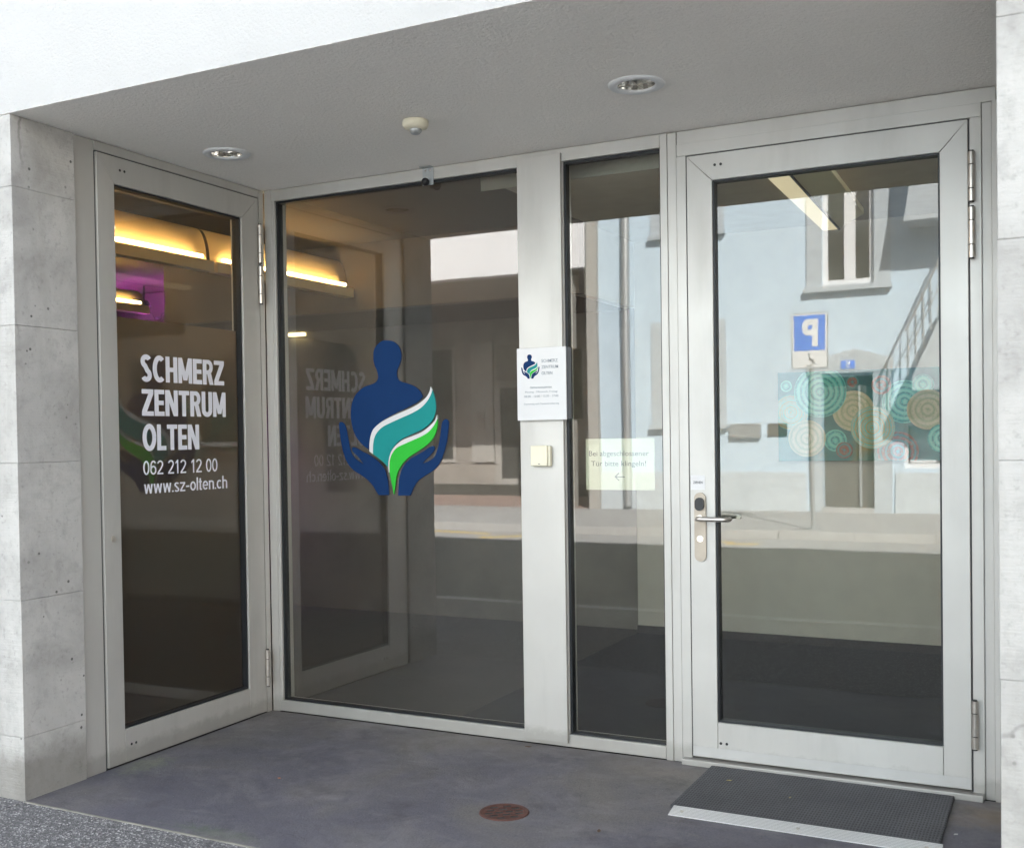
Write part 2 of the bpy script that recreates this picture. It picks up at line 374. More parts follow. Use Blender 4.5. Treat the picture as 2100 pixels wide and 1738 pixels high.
def fit_letters(name, bm, rect, mat, parent, frame, depth, off):
    xs = [v.co.x for v in bm.verts]; ys = [v.co.y for v in bm.verts]
    x0, x1, y0, y1 = min(xs), max(xs), min(ys), max(ys)
    u0, u1, v0, v1 = rect; sx = (u1-u0)/(x1-x0); sy = (v1-v0)/(y1-y0)
    base = {v: v.co.z for v in bm.verts}
    ext = bmesh.ops.extrude_face_region(bm, geom=list(bm.faces))
    top = {e for e in ext['geom'] if isinstance(e, bmesh.types.BMVert)}
    for v in bm.verts:
        a = u0+(v.co.x-x0)*sx; b = v0+(v.co.y-y0)*sy; d = off+((depth+v.co.z) if v in top else 0)
        v.co = {'xz': (a, -d, b), 'side': (d, a, b), 'far': (-a, d, b)}[frame]
    bmesh.ops.recalc_face_normals(bm, faces=bm.faces)
    me = bpy.data.meshes.new(name); bm.to_mesh(me); bm.free(); me.materials.append(M[mat])
    o = bpy.data.objects.new(name, me); COL.objects.link(o); o.parent = parent
    return o
# ---- a condensed grotesque drawn from strokes; t = stroke width, glyph height 1
def glyph(ch, t):
    h = t/2
    def rect(x0, x1, y0, y1): return [(x0, y0), (x1, y0), (x1, y1), (x0, y1)]
    def diag(xa, ya, xb, yb, w_): return [(xa, ya), (xb, yb), (xb+w_, yb), (xa+w_, ya)]
    def stroke(pts, w_=t):
        L_, R_ = [], []
        for i, p in enumerate(pts):
            a = pts[max(i-1, 0)]; b = pts[min(i+1, len(pts)-1)]; dx, dy = b[0]-a[0], b[1]-a[1]; l = math.hypot(dx, dy) or 1
            L_.append((p[0]-dy/l*w_/2, p[1]+dx/l*w_/2)); R_.append((p[0]+dy/l*w_/2, p[1]-dx/l*w_/2))
        return [[L_[i], L_[i+1], R_[i+1], R_[i]] for i in range(len(pts)-1)]
    def arc(cx, cy, rx, ry, a0, a1, n=16): return [(cx+rx*math.cos(R(a0+(a1-a0)*i/n)), cy+ry*math.sin(R(a0+(a1-a0)*i/n))) for i in range(n+1)]
    x = .70                         # x-height
    if ch == 'H': w_ = .56; return w_, [rect(0, t, 0, 1), rect(w_-t, w_, 0, 1), rect(t, w_-t, .5-h*.9, .5+h*.9)]
    if ch == 'E': w_ = .46; return w_, [rect(0, t, 0, 1), rect(t, w_, 1-t*.9, 1), rect(t, w_, 0, t*.9), rect(t, w_-.03, .5-h*.9, .5+h*.9)]
    if ch == 'L': w_ = .45; return w_, [rect(0, t, 0, 1), rect(t, w_, 0, t*.9)]
    if ch == 'T': w_ = .52; return w_, [rect(0, w_, 1-t*.9, 1), rect(w_/2-h, w_/2+h, 0, 1-t*.9)]
    if ch == 'Z': w_ = .53; return w_, [rect(0, w_, 1-t*.9, 1), rect(0, w_, 0, t*.9), diag(0, t*.9, w_-t*1.2, 1-t*.9, t*1.2)]
    if ch == 'N': w_ = .60; return w_, [rect(0, t, 0, 1), rect(w_-t, w_, 0, 1), diag(0, 1, w_-t*1.1, 0, t*1.1)]
    if ch == 'M': w_ = .68; return w_, [rect(0, t*.92, 0, 1), rect(w_-t*.92, w_, 0, 1), diag(0, 1, w_/2-t*.5, .12, t), diag(w_-t, 1, w_/2-t*.5, .12, t)]
    if ch == 'U': w_ = .54; return w_, [rect(0, t, .27, 1), rect(w_-t, w_, .27, 1)]+stroke(arc(w_/2, .27, w_/2-h, .27-h+.01, 180, 360))
    if ch == 'O': w_ = .66; return w_, stroke(arc(w_/2, .5, w_/2-h, .52-h, 0, 360, 36))
    if ch == 'C': w_ = .56; return w_, stroke(arc(w_*.57, .5, w_*.57-h, .52-h, 52, 308, 28))
    if ch == 'R': w_ = .54; return w_, [rect(0, t, 0, 1), rect(t, w_-.26, 1-t*.85, 1), rect(t, w_-.26, .42, .42+t*.85), diag(.22, .45, w_-t*1.05, 0, t*1.1)]+stroke(arc(w_-.27, .71, .26-h, .29-t*.42, -90, 90, 12), t*.92)
    if ch == 'S':
        w_ = .50; p = arc(w_/2, .76, w_/2-h, .26-h, 28, 180, 12)+arc(w_/2-.0, .76, w_/2-h, .265-h, 180, 250, 6)[1:]
        q = [(w_-a, 1-b) for a, b in p][::-1]; return w_, stroke(p+q)
    if ch == '0': w_ = .52; return w_, stroke(arc(w_/2, .5, w_/2-h, .5-h, 0, 360, 30))
    if ch == '1': w_ = .44; return w_, [rect(.22, .22+t, 0, 1), diag(.05, .74, .22, .90, t*.0+.0001)[:0] or [(.06, .70), (.22, .80), (.22, .97), (.06, .82)]]
    if ch == '2': w_ = .52; return w_, [rect(0, w_, 0, t)]+stroke(arc(w_/2, .72, w_/2-h, .28-h, 165, -35, 14)+[(w_*.55, .36), (h*1.1, t*.9)])
    if ch == '6': w_ = .52; return w_, stroke(arc(w_/2, .32, w_/2-h, .32-h, 0, 360, 24))+stroke(arc(w_/2+.01, .62, w_/2-h, .38-h, 35, 180, 12)+[(h, .3)])
    if ch == '5': w_ = .52; return w_, [rect(.06, w_-.02, 1-t, 1), rect(.04, .04+t, .5, 1-t)]+stroke(arc(w_/2-.02, .32, w_/2-h, .32-h, 115, -150, 16))
    if ch == 'P': w_ = .60; return w_, [rect(0, t, 0, 1), rect(t, w_-.2, 1-t, 1), rect(t, w_-.2, .40, .40+t)]+stroke(arc(w_-.21, .70, .21-h, .30-h, -90, 90, 12))
    if ch == 'w': w_ = .66; a = w_/4; return w_, [diag(0, x, a-h, 0, t), diag(2*a-h, x, a-h, 0, t), diag(2*a-h, x, 3*a-h, 0, t), diag(w_-t, x, 3*a-h, 0, t)]
    if ch == '.': return t, [rect(0, t, 0, t)]
    if ch == '-': return .28, [rect(0, .28, .30, .30+t)]
    if ch == 'l': return t, [rect(0, t, 0, 1)]
    if ch == 'z': w_ = .42; return w_, [rect(0, w_, x-t, x), rect(0, w_, 0, t), diag(0, t, w_-t*1.1, x-t, t*1.1)]
    if ch == 's':
        w_ = .40; p = arc(w_/2, x*.76, w_/2-h, x*.26-h, 25, 255, 14); q = [(w_-a, x-b) for a, b in p][::-1]; return w_, stroke(p+q)
    if ch == 'o': w_ = .48; return w_, stroke(arc(w_/2, x/2, w_/2-h, x/2-h, 0, 360, 24))
    if ch == 'c': w_ = .44; return w_, stroke(arc(w_*.54, x/2, w_*.54-h, x/2-h, 48, 312, 20))
    if ch == 'e': w_ = .48; return w_, stroke(arc(w_/2, x/2, w_/2-h, x/2-h, 0, 318, 22))+[rect(h, w_-h*.4, x/2-h*.8, x/2+h*.8)]
    if ch == 't': return .26, [rect(.07, .07+t, .06, .92), rect(0, .26, x-t*.9, x), rect(.09, .26, 0, t*.9)]
    if ch in 'nh': w_ = .44; return w_, [rect(0, t, 0, x if ch == 'n' else 1), rect(w_-t, w_, 0, x-.2)]+stroke(arc(w_/2, x-.2, w_/2-h, .2-h, 0, 165, 10))
    return .28, []
def letters(name, s, rect, mat, parent, frame, t, depth=.0004, off=0, gap=.10):
    bm = bmesh.new(); x = 0; n = 0
    for ch in s:
        w_, polys = glyph(ch, t)
        for i, q in enumerate(polys):
            z = (n % 7)*.000006; n += 1
            try: bm.faces.new([bm.verts.new((x+a, b, z)) for a, b in q])
            except Exception: pass
        x += w_+gap
    return fit_letters(name, bm, rect, mat, parent, frame, depth, off)

# ------------------------------------------------------------------ ground
zc = 2.532
tag(MB().box(-150, 150, -150, 150, -.6, -.150).build('ground', 'road'), kind='structure')
tag(MB().box(-60, 60, -10.55, -3.6, -.146, -.12).build('road', 'road'), kind='structure')
tag(MB().box(-60, .034, -3.5, -1.47, -.14, 0).box(.034, 3.327, -3.5, -1.47, -.14, -.002).box(3.327, 60, -3.5, -1.47, -.14, 0).build('pavement', 'pavement'), kind='structure')
kb = MB()
for i in range(60):
    kb.box(-30+i, -30+i+.992, -3.62, -3.502, -.14, .004, .006)
tag(kb.build('kerb', 'kerb'), kind='structure')
tag(MB().box(-60, 60, -14.4, -10.72, -.14, 0).build('far_pavement', 'far_pave'), kind='structure')
kb = MB()
for i in range(60):
    kb.box(-30+i, -30+i+.992, -10.718, -10.58, -.14, .004, .006)
tag(kb.build('far_kerb', 'kerb'), kind='structure')
tag(MB().box(-60, 60, -10.57, -9.35, -.119, -.114).build('sunlit_road_strip', 'far_pave'), kind='structure')  # sunlit part of the road, its brightness put into paler asphalt
# painted marks on the far lane
mk = MB(); zz = -.1135
def mark(pts): mk.quadprism(pts, zz, zz+.003)
mark([(-5.6, -10.35), (-5.6, -10.23), (-4.2, -10.10), (-4.2, -10.22)])
mark([(-4.1, -9.62), (-4.0, -9.52), (-3.2, -10.22), (-3.3, -10.32)])
mark([(-.95, -10.3), (-.95, -10.18), (-.45, -9.95), (-.45, -10.08)])
mark([(-.5, -9.9), (-.5, -9.78), (-.1, -9.85), (-.1, -9.97)])
tag(mk.build('road_marking', 'yellow'), kind='structure')
tag(MB().box(-60, 60, -4.32, -4.22, -.1195, -.1165).build('edge_line', 'white_paint'), kind='structure')
# recess floor with metal edge
tag(MB().quadprism([(.0, .0), (.026, -1.466), (3.327, -1.466), (3.255, 0)], -.14, .0).build('recess_floor', 'screed'), kind='structure')
tag(MB().box(.04, 3.327, -1.4735, -1.4665, -.13, .002).build('floor_edge_strip', 'edge'), kind='structure')

# ------------------------------------------------------------------ own building
B = thing('office_building', 'concrete and white rendered building around the recessed glass entrance', 'building')
def pillar(xa, xb, side_pts, name='pillar'):
    m = MB(); z = 0.0
    for i in range(6):
        z1 = min(.235+.508*i, zc-.002) if i < 5 else zc-.002
        pts = side_pts(i)
        if z1 <= z+.01: continue
        A = [(x, y) for x, y in pts]
        m.quadprism(A, z if i else -.14, z1-.001)
        z = z1
    o = m.build(name, 'concrete', B, bevel=.0014); return o
pillar(0, 0, lambda i: [(-.9, -1.4655), (.0335+.001*math.sin(i*2.1), -1.4655), (.0285, -1.171), (-.9, -1.171)])
pillar(0, 0, lambda i: [(3.327+.001*math.sin(i*1.7), -1.4655), (4.8, -1.4655), (4.8, -.9), (3.30, -.9)])
MB().quadprism([(3.30, -.898), (4.8, -.898), (4.8, .12), (3.256, .12), (3.256, 0)], -.14, zc).build('side_wall', 'concrete', B)
MB().box(-30, -.904, -1.462, -1.17, -.14, zc).build('street_wall', 'concrete', B)
MB().box(4.804, 30, -1.462, -1.17, -.14, zc).build('street_wall', 'concrete', B)
MB().box(-30, 30, -1.4685, -1.2, zc, 6.95).build('fascia', 'render', B)
m = MB(); xs = [-.3, .327-.069, .327+.069, 2.152-.069, 2.152+.069, 3.6]
for a, b in zip(xs, xs[1:]):
    if b-a > .2: m.box(a, b, -1.199, .045, zc, zc+.08)
    else: m.box(a, b, -1.199, -.634-.069, zc, zc+.08); m.box(a, b, -.634+.069, .045, zc, zc+.08)
m.box(-.3, 3.6, -1.199, .045, zc+.0801, zc+.1); m.box(-.3, 3.6, -1.4683, -1.2, zc-.0015, zc-.0005)
m.build('soffit', 'stucco', B)
MB().box(-30, 30, -1.198, 9, 6.6, 6.95).build('roof', 'stucco', B)
MB().box(-30, 30, 8.7, 9, -.14, 6.6).build('rear_wall', 'render', B)
# interior shell
def inner(name, mat, *bx):
    m = MB()
    for b in bx: m.box(*b)
    return m.build(name, mat, B)
inner('interior_floor', 'lobby_floor', (-5, -.06, -1.16, 4, -.13, -.02), (-.06, .869, .10, 4, -.13, -.02))
inner('interior_floor', 'carpet', (.87, 3.7, .10, 4, -.13, -.02))
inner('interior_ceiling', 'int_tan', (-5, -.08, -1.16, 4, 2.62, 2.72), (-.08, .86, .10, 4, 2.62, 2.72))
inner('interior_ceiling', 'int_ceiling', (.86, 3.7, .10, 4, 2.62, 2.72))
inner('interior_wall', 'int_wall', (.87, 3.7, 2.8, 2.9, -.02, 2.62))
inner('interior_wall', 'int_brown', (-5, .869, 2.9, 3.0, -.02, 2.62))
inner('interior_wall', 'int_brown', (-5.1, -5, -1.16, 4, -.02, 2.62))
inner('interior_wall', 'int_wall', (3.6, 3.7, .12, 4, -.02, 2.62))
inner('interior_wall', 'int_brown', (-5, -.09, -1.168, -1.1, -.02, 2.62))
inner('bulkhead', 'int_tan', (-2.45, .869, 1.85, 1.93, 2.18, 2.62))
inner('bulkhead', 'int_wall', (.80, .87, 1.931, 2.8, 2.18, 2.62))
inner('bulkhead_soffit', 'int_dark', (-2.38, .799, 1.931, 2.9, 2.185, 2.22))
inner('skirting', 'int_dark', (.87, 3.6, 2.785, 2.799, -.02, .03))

# ------------------------------------------------------------------ glazed screen (fixed frame, back of the recess)
S = thing('glazed_screen', 'fixed aluminium window screen with wide and narrow panes left of the entrance door', 'window')
YD = .09                         # frame depth
def fr(m, x0, x1, z0, z1, y0=0, y1=YD, bev=.0025): m.box(x0, x1, y0, y1, z0, z1, bev)
m = MB()
fr(m, .004, .046, .0, zc); fr(m, .047, .0665, .0561, 2.4749)                  # corner post with seam
fr(m, .047, 2.0155, 2.475, zc-.003); fr(m, .047, 2.0155, .004, .056)         # head and sill rails
fr(m, 1.392, 1.588, .0565, 2.4745, .004)
fr(m, 2.016, 2.046, .0, zc-.003); fr(m, 2.047, 2.084, .0, zc-.004, .003)
m.build('frame', 'frame', S)
m = MB(); fr(m, 1.383, 1.5855, .022, 2.508, -.018, -.0005, .002); cov = m.build('mullion_cover', 'frame', S)
m = MB(); 
for x0, x1 in ((.067, 1.392), (1.588, 2.016)):
    m.box(x0, x0+.010, .012, .05, .057, 2.474); m.box(x1-.006, x1, .012, .05, .057, 2.474)
    m.box(x0+.010, x1-.006, .012, .05, 2.464, 2.474); m.box(x0+.010, x1-.006, .012, .05, .057, .064)
m.build('gasket', 'gasket', S)
MB().box(.075, 1.384, .030, .034, .065, 2.466).build('pane', 'wide_glass', S)
MB().box(1.596, 2.008, .030, .034, .065, 2.466).build('pane', 'glass', S)

# ------------------------------------------------------------------ hinged glass door on the right
D = thing('entrance_door', 'large light grey framed glass door with steel lever handle behind the doormat', 'door')
def mitre_frame(x0, x1, z0, z1, gx0, gx1, gz0, gz1, y0, y1, out):
    """four frame profiles butted on the mitre with hairline joints"""
    e = .0006
    P = [[(gx0, z0), (gx1, z0), (gx1, gz0), (gx0, gz0)], [(x0, z1), (gx0, gz1), (gx1, gz1), (x1, z1)],
         [(x0, z0), (gx0, z0), (gx0, gz1), (x0, z1)], [(x1, z0), (x1, z1), (gx1, gz1), (gx1, z0)]]
    for q in P:
        cx = sum(a for a, b in q)/4; cz = sum(b for a, b in q)/4
        q = [(a+(cx-a)*0+(e if a < cx else -e), b+(e if b < cz else -e)) for a, b in q]
        out.prism(q, y0, y1)
m = MB()
fr(m, 2.085, 2.124, .0, 2.428, .0); fr(m, 3.166, 3.205, .0, 2.428, .0)
fr(m, 2.0855, 3.252, 2.478, zc-.003, .006); fr(m, 2.0855, 3.2045, 2.4285, 2.4775, 0)
fr(m, 3.2055, 3.238, .0, 2.4775, .008); fr(m, 3.2385, 3.256, 0, 2.4775, -.006)
m.build('door_frame', 'frame', D)
m = MB(); mitre_frame(2.129, 3.161, .032, 2.422, 2.232, 3.067, .178, 2.318, -.006, .07, m); m.build('leaf', 'frame', D, bevel=.0015)
MB().box(2.131, 3.16, -.0075, -.0065, .036, .075, 0).build('kick_strip', 'kick', D)
MB().box(2.09, 3.20, -.034, .05, .0, .024, .003).build('threshold', 'frame', D)
m = MB(); m.box(2.232, 2.2385, .002, .05, .178, 2.318); m.box(3.0605, 3.067, .002, .05, .178, 2.318)
m.box(2.2385, 3.0605, .002, .05, 2.3115, 2.318); m.box(2.2385, 3.0605, .002, .05, .178, .1845); m.build('gasket', 'gasket', D)
MB().box(2.236, 3.063, .024, .028, .182, 2.314).build('pane', 'glass', D)
m = MB()
for x0, x1, z in ((2.122, 2.1295, 0), (3.1605, 3.1665, 0)): m.box(x0, x1, .004, .06, .02, 2.426)
m.box(2.13, 3.16, .004, .06, 2.4225, 2.428); m.build('rebate', 'rebate', D)
def hinge(parent, z0, z1, x, y, along='y'):
    m = MB(); L = z1-z0
    seg = [(0, .255), (.265, .735), (.745, 1)]
    for a, b in seg: m.cyl((x, y, z0+L*a+.001), (x, y, z0+L*b-.001), .0115, 18)
    o = m.build('hinge', 'steel', parent, True)
    for p in o.data.polygons:
        if len(p.vertices) > 4: p.use_smooth = False
    m = MB(); m.cyl((x, y, z0-.004), (x, y, z1+.004), .0075, 12)
    m.build('hinge_pin', 'dark_plastic', o)
for a, b in ((2.13, 2.305), (1.931, 2.110), (.184, .357)): hinge(D, a, b, 3.1735, -.016)
# handle set
m = MB(); hx = 2.1715
pts = []
for i in range(25): a = math.pi*i/24; pts.append((hx+.0235*math.cos(a), 1.066+.0235*math.sin(a)))
for i in range(25): a = math.pi+math.pi*i/24; pts.append((hx+.0235*math.cos(a), .839+.0235*math.sin(a)))
m.prism(pts, -.016, -.0065); hp = m.build('handle_plate', 'satin', D, bevel=.002)
m = MB(); pts = []
for i in range(21): a = math.pi*i/20; pts.append((hx+.018*math.cos(a), 1.052+.018*math.sin(a)))
for i in range(21): a = math.pi+math.pi*i/20; pts.append((hx+.018*math.cos(a), 1.036+.018*math.sin(a)))
m.prism(pts, -.028, -.0162); m.build('cylinder_cover', 'dark_plastic', hp, bevel=.004)
m = MB(); m.cyl((hx, -.0165, .906), (hx, -.018, .906), .0125, 24); m.build('keyhole_rosette', 'chrome', hp)
m = MB(); m.box(hx-.0015, hx+.0015, -.0195, -.0182, .898, .912); m.build('key_slot', 'dark_plastic', hp)
def lever(y0, sgn, nm):
    q = [(hx, y0, .988), (hx, y0-sgn*.035, .988)]
    for i in range(1, 7): a = math.pi/2*i/6; q.append((hx+.018*(1-math.cos(a)), y0-sgn*(.035+.018*math.sin(a)), .988))
    q.append((hx+.105, y0-sgn*.053, .988))
    for i in range(1, 9): a = math.pi/2*i/8; q.append((hx+.105+.02*math.sin(a), y0-sgn*(.033+.02*math.cos(a)), .988))
    q.append((hx+.125, y0-sgn*.018, .988))
    m = MB(); m.tube(q, .0095, 14); m.cyl((hx, y0, .988), (hx, y0-sgn*.008, .988), .0135, 20)
    return m.build(nm, 'steel', D, True)
lever(-.016, 1, 'lever_handle'); lever(.072, -1, 'lever_handle')
m = MB(); m.box(hx-.02, hx+.02, .0705, .08, .82, 1.08, .003); m.build('handle_plate', 'steel', D)
m = MB()
for x in (2.232, 2.256):
    for z in (2.376, .096): m.cyl((x+.012, -.0064, z), (x+.012, -.0078, z), .0055, 14)
m.build('drain_hole', 'dark_plastic', D)

# ------------------------------------------------------------------ side door, left wall of the recess
ang = .0164
L = thing('side_door', 'grey framed glass side door with white lettering on the left of the recess', 'door', (0, 0, 0), ang)
# local frame: runs along -y, outside face at x = 0
def sb(m, s0, s1, z0, z1, x0=-.07, x1=0, bev=.002): m.box(x0, x1, -s1, -s0, z0, z1, bev)
m = MB(); sb(m, .004, .038, 0, zc-.003, -.08, .002); sb(m, .0385, 1.060, 2.492, zc-.003); sb(m, 1.061, 1.166, -.01, zc-.003, -.08, -.004)
m.build('door_frame', 'frame', L)
def mitre_side(s0, s1, z0, z1, g0, g1, gz0, gz1, x0, x1, out):
    e = .0006
    P = [[(g0, z0), (g1, z0), (g1, gz0), (g0, gz0)], [(s0, z1), (g0, gz1), (g1, gz1), (s1, z1)],
         [(s0, z0), (g0, z0), (g0, gz1), (s0, z1)], [(s1, z0), (s1, z1), (g1, gz1), (g1, z0)]]
    for q in P:
        cx = sum(a for a, b in q)/4; cz = sum(b for a, b in q)/4
        q = [(a+(e if a < cx else -e), b+(e if b < cz else -e)) for a, b in q]
        A = [out.bm.verts.new((x0, -a, b)) for a, b in q]; Bv = [out.bm.verts.new((x1, -a, b)) for a, b in q]
        out.bm.faces.new(A); out.bm.faces.new(Bv[::-1])
        for i in range(4): out.bm.faces.new([A[i], Bv[i], Bv[(i+1) % 4], A[(i+1) % 4]])
m = MB(); mitre_side(.046, 1.054, .006, 2.486, .170, .962, .143, 2.374, -.065, .004, m); m.build('leaf', 'frame', L, bevel=.0015)
m = MB(); sb(m, .0395, .0455, 0, 2.49, -.06, -.004, 0); sb(m, 1.0545, 1.0605, 0, 2.49, -.06, -.006, 0); sb(m, .046, 1.054, 2.4865, 2.4918, -.06, -.004, 0)
m.build('rebate', 'rebate', L)
m = MB(); sb(m, .170, .177, .143, 2.374, -.05, -.006, 0); sb(m, .955, .962, .143, 2.374, -.05, -.006, 0)
sb(m, .177, .955, 2.367, 2.374, -.05, -.006, 0); sb(m, .177, .955, .143, .150, -.05, -.006, 0); m.build('gasket', 'gasket', L)
gp = MB().box(-.030, -.026, -.958, -.174, .147, 2.370).build('pane', 'clear', L)
MB().box(-.0335, -.0325, -.950, -.182, .155, 1.84).build('frosted_film', 'film', gp)
for a, b in ((2.175, 2.358), (1.980, 2.160), (.132, .308)): hinge(L, a, b, .016, -.050)
for txt, r, t_, gp_ in (('SCHMERZ', (-.806, -.280, 1.577, 1.694), .19, .045), ('ZENTRUM', (-.803, -.272, 1.432, 1.547), .19, .045), ('OLTEN', (-.803, -.456, 1.283, 1.399), .19, .045),
                   ('062 212 12 00', (-.803, -.337, 1.182, 1.242), .11, .07), ('www.sz-olten.ch', (-.800, -.272, 1.101, 1.160), .115, .07)):
    letters('lettering', txt, r, 'white_vinyl', L, 'side', t_, .0004, -.0258, gp_)
m = MB(); 
for s_ in (.905, .93):
    for z in (2.435, .075): m.cyl((.0035, -s_, z), (.0048, -s_, z), .0055, 14)
m.build('drain_hole', 'dark_plastic', L)
MB().cyl((.003, -1.006, .93), (.009, -1.006, .93), .012, 20).build('lock_cylinder', 'steel', L)

# ------------------------------------------------------------------ round logo on the wide pane
LG = thing('logo_sign', 'large navy, teal and green logo of a figure held by hands on wide pane', 'logo', (.728, .0285, 1.058))
LOGO = {
'body': '707,1770 740,1763 767,1742 780,1713 781,1685 771,1655 759,1634 756,1611 764,1589 783,1578 816,1569 849,1556 876,1536 889,1516 893,1508c 870,1487 837,1472 792,1454 753,1439 713,1423 679,1407 651,1389 627,1368 610,1342 601,1316 596,1273c 568,1290 540,1316 520,1345 507,1379 500,1418 500,1452 508,1490 524,1521 551,1547 586,1565 620,1573 643,1583 654,1598 654,1615 647,1639 636,1660 630,1692 633,1725 649,1750 678,1768',
'hand1': '442,1403 460,1395 471,1375 478,1346 485,1312 492,1278 501,1254 521,1232 550,1213 568,1203c 544,1232 518,1254 505,1268 504,1280 513,1284 534,1278 562,1263 596,1249 630,1229 658,1208 681,1182 694,1148 701,1110 704,1063c 647,1062c 633,1081 616,1105 591,1129 554,1153 514,1174 482,1203 460,1242 446,1288 438,1332 433,1371 432,1393',
'hand2': '1008,1405 1021,1400 1025,1387 1022,1352 1015,1311 1003,1269 986,1228 964,1196 934,1172 896,1151 863,1130 843,1107 829,1083 819,1062c 753,1061c 756,1101 761,1139 773,1177 796,1208 826,1231 860,1247 893,1263 920,1279 942,1286 950,1279 947,1265 925,1242 903,1224 885,1207c 919,1218 946,1235 960,1258 972,1293 980,1330 986,1367 992,1392',
'teal': '944,1534c 954,1506 960,1469 956,1432 941,1400 914,1375 873,1354 823,1336 778,1318 745,1295 722,1267 709,1234 700,1192c 676,1215 648,1234 621,1251c 623,1296 632,1330 653,1358 684,1379 730,1397 786,1417 841,1437 885,1459 916,1486 935,1513',
'edge1': '935,1550c 930,1530 911,1503 875,1478 831,1458 781,1441 730,1423 685,1405 651,1386 624,1363 609,1330 603,1296 602,1263c 621,1251c 623,1296 632,1330 653,1358 684,1379 730,1397 786,1417 841,1437 885,1459 916,1486 935,1513 944,1534c',
'green': '967,1404c 968,1381 959,1348 940,1316 909,1289 865,1263 827,1243 793,1219 768,1191 750,1158 741,1120 731,1066c 724,1101 716,1139 711,1167 710,1201 716,1234 733,1262 755,1281 795,1297 839,1313 883,1329 921,1349 949,1376',
'edge2': '966,1423c 955,1399 927,1374 889,1350 839,1332 789,1316 756,1297 730,1274 713,1243 705,1205 706,1167c 711,1167c 710,1201 716,1234 733,1262 755,1281 795,1297 839,1313 883,1329 921,1349 949,1376 967,1404c'}
def logo(parent, ox, oz, s, y0, t, px, pz):
    for nm, key, mat, extra in (('figure', 'body', 'navy', 0), ('hand', 'hand1', 'navy', 0), ('hand', 'hand2', 'navy', 0), ('leaf', 'teal', 'teal', .4), ('leaf', 'green', 'green', .4), ('leaf_edge', 'edge1', 'white_ac', .7), ('leaf_edge', 'edge2', 'white_ac', .7)):
        pts = [((x-ox)*s+px, (z-oz)*s+pz) for x, z in spline(LOGO[key])]
        MB().prism(pts, y0-t*(1+extra), y0).build(nm, mat, parent)
logo(LG, .75, 1.06, 1.008, 0, .004, 0, 0)

# ------------------------------------------------------------------ small things on the frames
P = thing('opening_hours_plate', 'white plate with small logo and opening hours on the wide mullion', 'sign', (1.495, -.018, 1.39))
MB().box(-.113, .116, -.022, -.016, 0, .306, .0015).build('plate', 'white_ac', P)
MB().box(-.109, .135, -.0155, -.001, .004, .302).build('backing', 'dark_plastic', P)
logo(P, .75, 1.06, .145, -.0222, .0007, -.046, .176)
text('lettering', 'SCHMERZ', (.003, .078, .243, .256), 'greytext', P, 'xz', .0004, .01, .0222)
text('lettering', 'ZENTRUM', (.003, .080, .217, .230), 'greytext', P, 'xz', .0004, .01, .0222)
text('lettering', 'OLTEN', (.003, .053, .191, .204), 'greytext', P, 'xz', .0004, .01, .0222)
text('lettering', 'ÖFFNUNGSZEITEN', (-.052, .048, .134, .143), 'greytext', P, 'xz', .0004, .015, .0222)
text('lettering', 'Montag - Mittwoch, Freitag', (-.075, .075, .114, .124), 'greytext', P, 'xz', .0004, 0, .0222)
text('lettering', '08:00 - 12:00 / 13:30 - 17:00', (-.079, .079, .097, .106), 'greytext', P, 'xz', .0004, 0, .0222)
text('lettering', 'Donnerstag nach Terminvereinbarung', (-.081, .081, .064, .073), 'greytext', P, 'xz', .0004, 0, .0222)
Q = thing('door_bell', 'cream square bell push on the wide mullion below the hours plate', 'doorbell', (1.487, -.0185, 1.24))
MB().box(-.040, .046, -.022, 0, -.046, .042, .006).build('housing', 'cream', Q)
MB().box(-.042, .036, -.032, -.0225, -.043, .043, .004).build('button', 'cream', Q)
MB().box(-.006, .003, -.0328, -.0322, -.036, -.033).build('indicator', 'blacktext', Q)
NP = thing('paper_notice', 'cream paper note asking visitors to ring, taped inside the narrow pane', 'notice', (1.815, .0365, 1.094))
MB().box(-.152, .152, .0, .0006, 0, .214).build('sheet', 'paper', NP)
text('lettering', 'Bei abgeschlossener', (-.137, .128, .135, .163), 'blacktext', NP, 'xz', .0003, .0, .0003)
text('lettering', 'Tür bitte klingeln!', (-.128, .115, .093, .121), 'blacktext', NP, 'xz', .0003, .0, .0003)
m = MB(); m.box(-.022, .022, -.0006, -.0003, .053, .0565); m.prism([(-.024, .055), (-.005, .072), (-.002, .069), (-.018, .055), (-.002, .041), (-.005, .038)], -.0009, -.0007); m.build('arrow', 'blacktext', NP)
ST = thing('pull_sticker', 'small white square sticker above the entrance door handle', 'sticker', (2.162, -.0066, 1.100))
MB().box(-.029, .029, -.0006, 0, 0, .058).build('label', 'white_ac', ST)
text('lettering', 'ZIEHEN', (-.019, .019, .0245, .0345), 'blacktext', ST, 'xz', .0003, .01, .0007)
BR = thing('door_sensor', 'grey metal bracket with black ball sensor on the top rail above the wide pane', 'sensor', (.934, -.0005, 2.45))
MB().box(-.028, .028, -.004, 0, .0, .078, .001).box(-.028, .028, -.034, -.0045, .076, .079, 0).build('bracket', 'galv', BR)
m = MB(); m.cyl((-.012, -.0045, .064), (-.012, -.006, .064), .004, 10); m.cyl((.012, -.0045, .064), (.012, -.006, .064), .004, 10); m.build('screw', 'chrome', BR)
m = MB(); bmesh.ops.create_uvsphere(m.bm, u_segments=20, v_segments=12, radius=.018, matrix=Matrix.Translation((-.004, -.02, .012))); m.build('ball', 'dark_plastic', BR, True)

